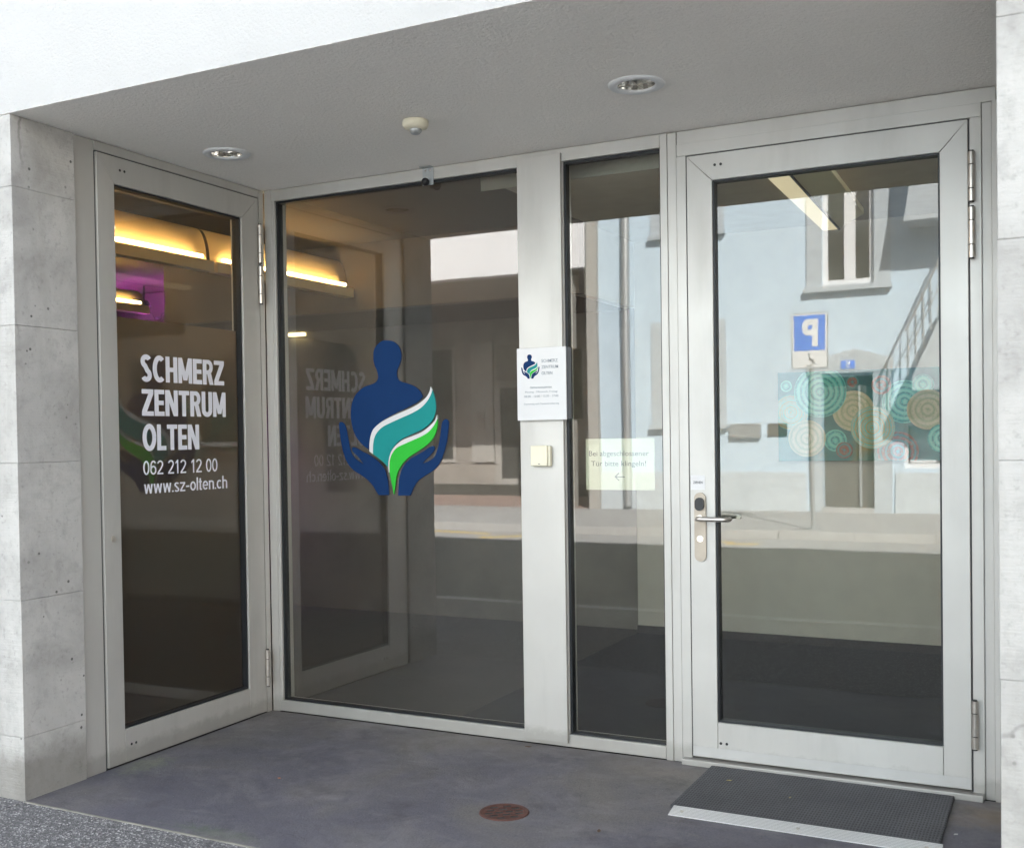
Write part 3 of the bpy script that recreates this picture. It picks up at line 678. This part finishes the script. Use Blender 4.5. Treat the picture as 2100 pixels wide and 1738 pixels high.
# ------------------------------------------------------------------ soffit fittings
def downlight(loc, label):
    t = thing('downlight', label, 'downlight', loc, 0, 'recessed downlights in the soffit')
    MB().lathe([(.064, .001), (.067, -.005), (.080, -.007), (.094, -.006), (.099, -.001), (.099, .0015)]).build('trim_ring', 'white_frame', t, True)
    # faceted reflector bowl let into the soffit
    MB().lathe([(.0665, .0), (.0635, .020), (.0580, .042), (.050, .056), (.034, .064), (.016, .067), (0, .068)], (0, 0, 0), 20).build('reflector', 'chrome', t)
    MB().tube([(-.035, 0, .028), (.035, 0, .028)], .008, 12).build('bulb', 'white_ac', t, True)
    MB().box(-.0015, .0015, -.066, .066, -.001, .002).box(-.066, .066, -.0015, .0015, -.0012, .0018).build('glass_retainer', 'steel', t)
    return t
downlight((.327, -.634, zc-.0025), 'round chrome recessed downlight in the soffit above the side door')
downlight((2.152, -.634, zc-.0025), 'round chrome recessed downlight in the soffit left of the entrance door')
MD = thing('motion_detector', 'cream round motion detector on the soffit between the two downlights', 'detector', (1.265, -.645, zc-.0025))
MB().lathe([(0, 0), (.048, 0), (.050, -.004), (.050, -.018), (.044, -.028), (.030, -.033), (0, -.034)]).build('housing', 'cream', MD, True)
MB().lathe([(.024, -.0335), (.023, -.042), (.016, -.050), (.0, -.054)]).build('lens', 'galv', MD, True)

# ------------------------------------------------------------------ floor things
DR = thing('floor_drain', 'rusty round slotted floor drain in the recess floor', 'drain', (1.699, -.831, .0))
def drain_plate():
    n = 48; bm = bmesh.new(); Rr = .078
    m = MB(); m.bm.free(); m.bm = bm
    # plate made of strips so that real slots stay open
    slots = []
    for j in range(-2, 3):
        yy = j*.0275
        half = math.sqrt(max(0, .073**2-yy*yy)); k_ = max(1, int(2*half/.036)); offx = .5*(j % 2)*.018
        for i in range(k_):
            cx = -half+(i+.5)*(2*half/k_)+(.0 if k_ < 2 else offx*.3)
            slots.append((cx, yy, min(.0140, half/k_-.003)))
    ys = sorted({v for j in range(-2, 3) for v in (j*.0275-.0092, j*.0275+.0092)})
    edges = [-Rr]+ys+[Rr]
    for a, b in zip(edges, edges[1:]):
        mid = (a+b)/2; row = [s_ for s_ in slots if abs(s_[1]-mid) < .004]
        sub = 5
        for q in range(sub):
            ya, yb = a+(b-a)*q/sub, a+(b-a)*(q+1)/sub
            ha = math.sqrt(max(0, Rr*Rr-ya*ya)); hb = math.sqrt(max(0, Rr*Rr-yb*yb))
            cuts = [(-1, None)]
            xs = []
            for s_ in sorted(row): xs += [s_[0]-s_[2], s_[0]+s_[2]]
            seq = ['L']+xs+['R']
            for i in range(0, len(seq), 2):
                l, r = seq[i], seq[i+1]
                pts = [(-ha if l == 'L' else l, ya), (ha if r == 'R' else r, ya), (hb if r == 'R' else r, yb), (-hb if l == 'L' else l, yb)]
                if pts[1][0]-pts[0][0] < 1e-4 and pts[2][0]-pts[3][0] < 1e-4: continue
                try: m.quadprism(pts, .0010, .0024)
                except Exception: pass
    return m
o = drain_plate().build('grate', 'rust', DR); o.rotation_euler = (0, 0, R(40))
MB().lathe([(.077, .001), (.078, .0032), (.086, .0036), (.089, .0006), (.089, .0002)]).build('rim', 'rust', DR)
MB().lathe([(0, .0008), (.079, .0008)]).build('sump', 'gasket', DR)
MT = thing('doormat', 'dark grey perforated doormat with aluminium nosing at the entrance door', 'doormat', (2.66, -.3, 0))
MB().box(-.445, .445, -.25, .262, .001, .014, .003).build('mat', 'mat', MT)
m = MB(); A = [(-.43, -.253, .016), (.455, -.253, .016), (.455, -.318, .004), (-.43, -.318, .004)]
vv = [m.bm.verts.new(a) for a in A]+[m.bm.verts.new((a[0], a[1], .001)) for a in A]
for f in ((0, 1, 2, 3), (7, 6, 5, 4), (0, 4, 5, 1), (1, 5, 6, 2), (2, 6, 7, 3), (3, 7, 4, 0)): m.bm.faces.new([vv[i] for i in f])
m.build('nosing', 'ribbed', MT)
for x in (-.39, .01, .41): MB().cyl((x, -.289, .008), (x, -.289, .0125), .006, 12).build('screw', 'steel', MT)
# dry leaf bits
LEAFM = simple('dry_leaf', (.30, .25, .10), .8, 0, .3, 30); M['leafm'] = LEAFM
M['leafo'] = simple('brown_leaf', (.10, .06, .035), .8, 0, .3, 30); M['leafr'] = simple('orange_leaf', (.45, .16, .05), .8, 0, .2, 30); M['chip'] = simple('pale_chip', (.55, .54, .5), .8, 0, .1, 30)
def leaf(x, y, z, s, mat, label, rz):
    m = MB(); pts = [(-1, 0, .0), (-.5, .42, .25), (.2, .5, .15), (1, 0, .3), (.3, -.45, .1), (-.4, -.4, .3)]
    c = m.bm.verts.new((0, 0, .08*s)); V = [m.bm.verts.new((a*s, b*s, h*s*.5)) for a, b, h in pts]
    for i in range(6): m.bm.faces.new([c, V[i], V[(i+1) % 6]])
    o = m.build('leaf_litter', mat); o.location = (x, y, z); o.rotation_euler = (0, 0, rz)
    sm = o.modifiers.new('s', 'SOLIDIFY'); sm.thickness = .0012
    tag(o, label, 'leaf', 'bits of leaf on the entrance floor')
leaf(2.33, -.20, .0155, .011, 'leafm', 'yellow leaf scrap near the left end of the doormat', .4)
leaf(2.58, -.30, .0155, .007, 'leafm', 'tiny yellow leaf scrap in the middle of the doormat', 1.2)
leaf(1.42, -.06, .001, .016, 'leafo', 'brown leaf scrap on the floor below the wide mullion', .2)
leaf(2.07, -.86, .001, .013, 'leafo', 'dark leaf scrap on the floor left of the doormat nosing', 1.9)
leaf(.72, -.85, .001, .008, 'leafr', 'small orange leaf scrap on the floor in front of the wide pane', 0)
leaf(3.14, -.40, .001, .008, 'chip', 'pale chip on the floor right of the doormat', .7)

# ------------------------------------------------------------------ inside
M['tube_glow'] = emit('warm_tube', (1, .70, .30), 5.5)
M['tube_soft'] = emit('warm_tube_soft', (1, .80, .38), 1.6)
def cove(xf, y0, y1, z, label, gaps=(), hh=.185):
    t = thing('cove_light', label, 'light fitting', (xf, y0, z), 0, 'warm linear lights inside')
    Lh = y1-y0; cuts = [0]+[c for gp_ in gaps for c in gp_]+[Lh]
    for a, b in zip(cuts[::2], cuts[1::2]):
        m = MB()
        th = [(-.012-.075*(1-math.cos(math.pi/2*i/8)), -.004+hh*math.sin(math.pi/2*i/8)) for i in range(9)]   # concave sheet behind the tube
        A = [m.bm.verts.new((x, a, zz2)) for x, zz2 in th]; Bv = [m.bm.verts.new((x, b, zz2)) for x, zz2 in th]
        for i in range(8): m.bm.faces.new([A[i], A[i+1], Bv[i+1], Bv[i]])
        rf = m.build('reflector', 'reflector', t, True)
        sm = rf.modifiers.new('s', 'SOLIDIFY'); sm.thickness = .003; sm.offset = 1
        MB().box(-.02, .046, a, b, -.070, -.012).build('lower_lip', 'reflector', t)
        m = MB(); m.cyl((.034, a+.06, .006), (.034, b-.08, .006), .010, 14); m.build('tube', 'tube_glow', t, True)
    return t
cove(-.80, -1.05, 1.84, 2.335, 'long warm linear light under the ceiling behind the side door', ((1.54, 1.57),))
cove(-2.65, -1.0, 1.86, 2.345, 'second warm linear light farther inside behind the side door', hh=.11)
t = thing('ceiling_light', 'twin panel linear ceiling light inside behind the entrance door', 'light fitting', (2.37, .66, 2.46), 0, 'warm linear lights inside')
def slab(pts, z0, z1, nm, mat):
    m = MB(); m.quadprism(pts, z0, z1); return m.build(nm, mat, t)
M['panel_glow'] = emit('warm_panel', (1, .86, .58), .10); M['panel_dim'] = simple('cream_panel', (.85, .80, .55), .6, 0, .05)
slab([(-.085, 0), (.015, 0), (-.035, 1.47), (-.12, 1.47)], 0, .03, 'diffuser', 'panel_glow')
slab([(.025, 0), (.19, 0), (.16, 1.10), (-.005, 1.42), (-.025, 1.47)], .002, .03, 'reflector_wing', 'panel_dim')
slab([(-.1, -.06), (.02, -.06), (.02, -.003), (-.1, -.003)], -.004, .03, 'end_cap', 'dark_plastic')
slab([(.0155, 0), (.0245, 0), (-.026, 1.47), (-.034, 1.47)], -.006, .03, 'spine', 'dark_plastic')
# added strip lamp, out of view behind the door head, brightens the back wall
M['added_washer_glow'] = emit('added_washer_tube', (.95, .98, 1), 6.0)
t = thing('added_wall_washer', 'added unseen strip lamp above the entrance door head, brightening the back wall', 'light fitting', (2.25, .22, 2.50), 0, 'warm linear lights inside')
MB().box(-1.15, 1.25, -.03, .03, .02, .06).box(-1.15, 1.25, -.034, -.030, -.06, .06).build('housing', 'frame', t)
MB().box(-1.1, 1.2, -.02, .03, -.0, .018).build('diffuser', 'added_washer_glow', t)
# mural panel with mandalas
MU = thing('wall_panel_picture', 'teal picture panel with ochre and aqua ring patterns on the inner back wall', 'picture', (1.84, 2.79, 1.143))
k = N('teal_ground'); k.set(k.ramp(k.noise(3, 5), [(.3, (.01, .13, .15)), (.55, (.03, .24, .23)), (.75, (.30, .25, .08))]), .5); M['mural'] = k.m
MB().box(0, 1.55, -.02, 0, 0, .56).build('board', 'mural', MU)
def ring_mat(nm, cols):
    k = N(nm); sep = k.n('ShaderNodeSeparateXYZ'); k.l(k.tc, sep.inputs[0])
    d = k.math('SQRT', k.math('ADD', k.math('POWER', sep.outputs['X'], 2), k.math('POWER', sep.outputs['Z'], 2)))
    v = k.math('FRACT', k.math('MULTIPLY', k.math('ADD', d, k.math('MULTIPLY', k.noise(30, 3), .012)), 31)); 
    c = k.ramp(v, [(0, cols[0]), (.3, cols[1]), (.62, cols[0]), (.8, cols[2])])
    k.t.nodes[-1].color_ramp.interpolation = 'LINEAR'
    k.set(k.mix(k.ramp(k.vor(70), [(.2, g(.6)), (.5, g(0))]), c, (*cols[1], 1)), .5); return k.m
M['ringA'] = ring_mat('aqua_rings', ((.06, .62, .54), (.30, .78, .68), (.02, .28, .28)))
M['ringB'] = ring_mat('ochre_rings', ((.10, .66, .58), (.60, .42, .16), (.50, .55, .40)))
M['ringC'] = ring_mat('sand_rings', ((.68, .62, .38), (.36, .44, .26), (.70, .62, .42)))
M['ringD'] = ring_mat('maroon_rings', ((.30, .08, .06), (.05, .36, .36), (.42, .14, .08)))
circ = [(2.56, 1.20, .12, 'ringD'), (2.60, 1.50, .13, 'ringA'), (1.92, 1.45, .11, 'ringB'), (2.301, 1.451, .125, 'ringC'), (2.102, 1.575, .160, 'ringA'), (2.95, 1.62, .12, 'ringA'), (2.298, 1.628, .038, 'ringD'), (2.468, 1.605, .058, 'ringD'), (2.415, 1.347, .130, 'ringB'), (2.194, 1.270, .068, 'ringA'),
        (2.020, 1.285, .115, 'ringC'), (2.247, 1.21, .05, 'ringD'), (2.707, 1.60, .061, 'ringA'), (2.734, 1.449, .120, 'ringC'), (1.895, 1.616, .036, 'ringA'), (2.814, 1.276, .087, 'ringA'), (3.05, 1.5, .12, 'ringB'), (3.1, 1.25, .09, 'ringC')]
for i, (x, z, r_, mt) in enumerate(circ):
    cx_, cz_ = x-1.84, z-1.143; q = []
    for a_ in range(60):
        u, v = cx_+r_*math.cos(a_*math.pi/30), cz_+r_*math.sin(a_*math.pi/30)
        q.append((min(max(u, .002), 1.548)-cx_, min(max(v, .002), .558)-cz_))
    q = [p for n_, p in enumerate(q) if math.dist(p, q[n_-1]) > 1e-5]
    m = MB(); m.prism(q, -.0012-.0009*i, 0); m.build('mandala', mt, MU, loc=(cx_, -.0202, cz_))
# tall cabinet, plant, grow lamp
CB = thing('tall_cabinet', 'tall pale cabinet inside behind the side door', 'cabinet', (-3.0, 2.35, -.02))
MB().box(-.5, .5, -.2, .2, .05, 2.19, .004).build('carcass', 'int_wall', CB); MB().box(-.48, .48, -.18, .18, 0, .05).build('plinth', 'int_dark', CB)
PL = thing('potted_plant', 'small potted plant with broad dark leaves on the tall cabinet under the purple lamp', 'plant', (-2.80, 2.15, 2.172))
MB().lathe([(0, 0), (.045, 0), (.06, .07), (.052, .07), (.04, .055), (0, .055)]).build('pot', 'white_ac', PL, True)
M['plant'] = simple('dark_leaf', (.03, .06, .025), .5, 0, .2, 20)
for i in range(7):
    a = i*2.4; m = MB(); r_ = .07+.02*(i % 3); h_ = .10+.03*(i % 4)
    base = Vector((.02*math.cos(a), .02*math.sin(a), .055)); tip = Vector((r_*math.cos(a), r_*math.sin(a), h_))
    m.tube([base, (base+tip)/2+Vector((0, 0, .02)), tip], .002, 6)
    dirv = Vector((math.cos(a), math.sin(a), -.25)).normalized(); sd_ = Vector((-math.sin(a), math.cos(a), 0))
    ln, wd = .075, .026
    V = [tip, tip+dirv*ln*.35+sd_*wd, tip+dirv*ln*.75+sd_*wd*.7, tip+dirv*ln, tip+dirv*ln*.75-sd_*wd*.7, tip+dirv*ln*.35-sd_*wd]
    V = [m.bm.verts.new(v+Vector((0, 0, .004))) for v in V]; m.bm.faces.new(V)
    m.build('leaf', 'plant', PL)
GL = thing('grow_lamp', 'purple glowing lamp above the plant on the tall cabinet', 'lamp', (-3.3, 2.5, 2.44))
M['purple'] = emit('purple_glow', (.85, .12, .9), 3.0)
MB().lathe([(0, .05), (.03, .05), (.06, .0), (.055, 0), (.026, .045), (0, .045)]).build('shade', 'dark_plastic', GL, True)
MB().lathe([(0, .03), (.03, .03), (.045, .004), (.0, -.006)]).build('bulb', 'purple', GL, True)
MB().cyl((0, 0, .05), (0, 0, .17), .006, 10).build('stem', 'dark_plastic', GL)
pl_ = bpy.data.lights.new('grow_light', 'SPOT'); pl_.energy = 30; pl_.spot_size = R(115); pl_.spot_blend = .9; pl_.color = (.75, .08, .9); pl_.shadow_soft_size = .04
plo = bpy.data.objects.new('grow_light', pl_); COL.objects.link(plo); plo.location = (0, 0, -.05); plo.parent = GL
t = thing('strip_light', 'thin bright light strip glowing on the inner wall behind the wide pane', 'light fitting', (-2.1, 2.86, 2.16))
MB().box(-.02, .14, 0, .03, .0, .018).build('diffuser', 'tube_soft', t); MB().box(-.03, .15, .0301, .039, -.01, .028).build('housing', 'steel', t)

# ------------------------------------------------------------------ across the street (seen in the panes)
A = thing('blue_house', 'pale blue rendered house across the street reflected in the entrance door', 'building', (0, -14.4, 0))
def win(parent, x0, x1, z0, z1, surr=.25, shutter=False, label=None):
    """recessed casement with stone surround; front face of the wall at y=0 local, facing +y"""
    m = MB(); m.box(x0-surr, x0, 0, .03, z0, z1+.0); m.box(x1, x1+surr, 0, .03, z0, z1); m.box(x0-surr, x1+surr, 0, .035, z1, z1+.2)
    o = m.build('window', 'far_grey', parent)
    MB().box(x0-surr-.02, x1+surr+.02, 0, .13, z0-.09, z0).build('sill', 'far_grey', o)
    m = MB(); mid = (x0+x1)/2+.02
    m.box(x0, x0+.085, -.14, -.08, z0+.001, z1); m.box(x1-.085, x1, -.14, -.08, z0+.001, z1); m.box(mid-.09, mid+.09, -.14, -.075, z0+.11, z1-.11)
    m.box(x0+.085, x1-.085, -.14, -.08, z1-.11, z1); m.box(x0+.085, x1-.085, -.14, -.08, z0+.001, z0+.11); m.build('frame', 'white_frame', o)
    MB().box(x0+.05, x1-.05, -.12, -.11, z0+.05, z1-.05).build('pane', 'far_glass', o)
    MB().box(x0, x1, -.6, -.58, z0, z1).build('dim_room', 'far_dark', o)
    return o
def wall_with_holes(name, x0, x1, z0, z1, holes, mat, parent, th=.3):
    m = MB(); xs = sorted({x0, x1}|{h[0] for h in holes}|{h[1] for h in holes}); zs = sorted({z0, z1}|{h[2] for h in holes}|{h[3] for h in holes})
    for a, b in zip(xs, xs[1:]):
        run = None
        for c, d in zip(zs, zs[1:]):
            hole = any(h[0] <= a+1e-6 and b-1e-6 <= h[1] and h[2] <= c+1e-6 and d-1e-6 <= h[3] for h in holes)
            if hole:
                if run: m.box(a, b, -th, 0, run[0], run[1]); run = None
            else: run = (run[0], d) if run else (c, d)
        if run: m.box(a, b, -th, 0, run[0], run[1])
    return m.build(name, mat, parent)
H = [(-.128, .72, 3.72, 5.6), (-.128, .70, 0, 2.25), (-2.85, -2.0, 1.5, 3.1), (-2.85, -2.0, 4.85, 6.5), (1.14, 2.4, .72, 1.84)]
wall_with_holes('wall', -4.1, 7.0, 0, 9, H, 'blue_wall', A)
MB().box(-4.1, 7.0, -9, -8.8, 0, 9).box(-4.1, 7, -8.8, -.31, 8.9, 9.1).box(6.8, 7, -8.8, -.31, 0, 8.9).box(-4.1, -3.9, -8.8, -.31, 0, 8.9).build('wall', 'blue_wall', A)
m = MB(); m.box(-4.1, -.40, 0, .035, 0, .66); m.box(1.02, 7, 0, .035, 0, .66); m.build('plinth', 'plinth', A)
MB().box(-4.3, -4.101, -.3, .12, 0, 9).build('corner_pilaster', 'far_shade', A)
win(A, -.128, .72, 3.72, 5.6); win(A, -2.85, -2.0, 1.5, 3.1); win(A, -2.85, -2.0, 4.85, 6.5)
m = MB(); m.box(-.33, -.129, 0, .05, 0, 2.3); m.box(.70, .97, 0, .05, 0, 2.3); m.prism([(-.36, 2.3), (1.0, 2.3), (1.0, 2.52), (.42, 2.70), (-.36, 2.52)], 0, .06)
dr = m.build('door', 'far_grey', A)
MB().box(-.127, .70, -.22, -.17, .08, 2.25).build('door_leaf', 'door_wood', dr); MB().box(-.127, .70, -.20, .10, 0, .078).build('step', 'kerb', dr)
MB().cyl((.46, -.12, .1), (.46, -.12, 2.1), .022, 10).build('pull_bar', 'galv', dr)
MB().box(.20, .42, .061, .075, 2.37, 2.50).build('house_number', 'sign_blue', A)
letters('lettering', '5', (-.345, -.275, 2.385, 2.485), 'sign_white', A, 'far', .16, .002, .0755)
MB().box(-1.68, -1.16, 0, .10, 1.24, 1.50, .01).build('mailbox', 'galv', A); MB().box(-1.04, -.72, 0, .03, 1.27, 1.49).build('bell_panel', 'door_wood', A)
MB().cyl((-3.55, .09, .05), (-3.55, .09, 9), .075, 14).build('downpipe', 'galv', A)
m = MB(); m.box(1.14, 2.4, -.15, -.10, .72, .80); m.box(1.14, 1.2, -.15, -.1, .8, 1.84); m.box(1.2, 2.4, -.15, -.1, 1.42, 1.52); m.box(1.2, 2.4, -.15, -.1, 1.12, 1.18); m.box(1.75, 1.80, -.15, -.1, .8, 1.12)
m.build('shop_window', 'white_frame', A); MB().box(1.2, 2.4, -.35, -.33, .8, 1.84).build('blind', 'sign_white', A)
# made-up stair standing in for a shadow shape on the house front
SR = thing('shade_stair', 'made-up grey stair with slim railing standing in for wall shade on the blue house', 'stair', (1.2, -14.39, 0))
m = MB(); m.prism([(.18, 1.95), (.18, 2.15), (.9, 3.75), (2.6, 3.75), (2.6, 1.95)], .003, .9); m.build('shade_flight', 'far_grey', SR)
m = MB()
for i in range(8):
    x = .12+i*.11; z = 2.15+i*.235; m.cyl((x, .86, z), (x, .86, z+.75), .010, 8)
m.tube([(.08, .86, 2.85), (.95, .86, 4.70)], .018, 8); m.tube([(.08, .86, 2.45), (.95, .86, 4.3)], .010, 8)
m.build('railing', 'galv', SR)
MB().prism([(.06, 4.55), (2.8, 4.62), (2.8, 6.4), (.26, 6.4), (.19, 5.3)], .003, .75).build('shade_landing', 'far_grey', SR)
# white building with loggia
W_ = thing('white_building', 'white building with deep ground floor loggia left of the blue house, seen in the panes', 'building', (0, -14.4, 0))
MB().box(-26, -4.31, -.35, 0, 4.42, 9).box(-26, -4.31, -9, -8.8, 0, 9).box(-26, -4.31, -8.8, -.351, 8.8, 9).build('wall', 'far_white', W_)
MB().box(-26, -4.31, -3.8, -.351, 4.42, 4.6).build('ceiling', 'far_shade', W_)
MB().box(-26, -4.31, -4.0, -3.8, 0, 4.6).build('rear_wall', 'loggia', W_)
MB().box(-5.3, -4.72, -.36, -.001, 0, 4.419).build('pillar', 'far_shade', W_)
MB().box(-4.75, -4.62, -.001, .03, 2.5, 2.68).build('house_number', 'sign_blue', W_)
tag(MB().box(-26, -4.31, -18.2, -14.401, -.14, .0).build('loggia_paving', 'setts'), kind='structure')
m = MB(); m.box(-10.0, -9.28, -3.8, -3.76, .75, .82); m.box(-10.0, -9.28, -3.8, -3.76, 3.38, 3.45); m.box(-9.35, -9.28, -3.8, -3.76, .82, 3.38); m.box(-10., -9.93, -3.8, -3.76, .82, 3.38)
o = m.build('window', 'far_shade', W_); MB().box(-9.93, -9.35, -3.8, -3.79, .82, 3.38).build('pane', 'far_dark', o)
MB().box(-8.85, -8.28, -3.8, -3.74, .75, 3.5).build('white_panel', 'far_shade', W_)
MB().box(-8.68, -8.5, -3.74, -3.70, 1.5, 1.9).build('meter_box', 'loggia', W_)
m = MB(); m.box(-8.25, -8.1, -3.8, -3.74, .25, 2.6); m.box(-7.2, -7.0, -3.8, -3.74, .25, 2.6); m.box(-8.1, -7.2, -3.8, -3.74, 2.45, 2.6); m.box(-8.1, -7.2, -3.8, -3.74, .25, .38)
o = m.build('door', 'far_shade', W_); MB().box(-8.1, -7.2, -3.8, -3.78, .38, 2.45).build('pane', 'far_dark', o); MB().box(-8.2, -7.0, -3.8, -3.78, 2.62, 3.42).build('transom', 'int_brown', o)
MB().box(-26, -4.31, -3.799, -3.6, 0, .25).build('base_step', 'door_wood', W_)
# sandstone building farther right
C_ = thing('sandstone_building', 'beige sandstone building with arched door reflected by both glass walls', 'building', (0, -14.4, 0))
MB().box(8.2, 26, -.4, 0, 0, 9.0).build('wall', 'sandstone', C_); MB().box(8.2, 26, 0, .06, 0, .7).build('plinth', 'far_shade', C_)
m = MB(); pts = [(10.15, .25), (10.95, .25), (10.95, 2.95)]
for i in range(13): a = math.pi*i/12; pts.append((10.55+.4*math.cos(a), 2.95+.38*math.sin(a)))
m.prism(pts, .061, .09); m.build('door', 'door_wood', C_)
for x in (12.2, 14.2, 16.2):
    o = MB().box(x-.45, x+.45, .001, .05, 1.3, 3.1).build('window', 'far_dark', C_); MB().box(x-.55, x+.55, .0, .12, 1.18, 1.29).build('sill', 'far_white', o)
bl = MB().box(13.8, 17.5, .0, 1.1, 4.65, 4.85).build('balcony', 'far_shade', C_)
m = MB(); m.box(13.8, 17.5, 1.04, 1.08, 5.75, 5.80)
for i in range(26): m.box(13.82+i*.146, 13.84+i*.146, 1.05, 1.07, 4.85, 5.75)
m.build('railing', 'far_white', bl)
# parking sign
PS = thing('parking_sign', 'blue parking sign with wheelchair symbol on a grey post at the far kerb', 'sign', (.42, -10.80, 0))
MB().cyl((0, 0, 0), (0, 0, 2.3), .03, 16).build('post', 'galv', PS); MB().cyl((0, 0, 0), (0, 0, .03), .1, 20).build('base', 'galv', PS)
def rrect(x0, x1, z0, z1, r_):
    q = []
    for cx, cz, a0 in ((x1-r_, z1-r_, 0), (x0+r_, z1-r_, 90), (x0+r_, z0+r_, 180), (x1-r_, z0+r_, 270)):
        for i in range(6): a = R(a0+18*i); q.append((cx+r_*math.cos(a), cz+r_*math.sin(a)))
    return q
MB().prism(rrect(-.265, .235, 2.19, 2.93, .04), .031, .045).build('plate_edge', 'galv', PS)
MB().prism(rrect(-.25, .22, 2.205, 2.915, .03), .0452, .048).build('plate', 'sign_white', PS)
MB().box(-.225, .195, .0482, .050, 2.435, 2.895).build('blue_field', 'sign_blue', PS)
letters('letter_p', 'P', (-.10, .115, 2.49, 2.845), 'sign_white', PS, 'far', .22, .001, .0502)
m = MB(); q = [(-.02+.048*math.cos(R(a)), .051, 2.275+.048*math.sin(R(a))) for a in range(-150, 91, 20)]
m.tube(q, .006, 6); m.tube([(-.02, .051, 2.375), (-.02, .051, 2.31), (.035, .051, 2.305), (.06, .051, 2.26)], .007, 6)
m.cyl((-.02, .048, 2.392), (-.02, .053, 2.392), .013, 12); m.build('wheelchair_symbol', 'dark_plastic', PS)
bpy.context.view_layer.update()
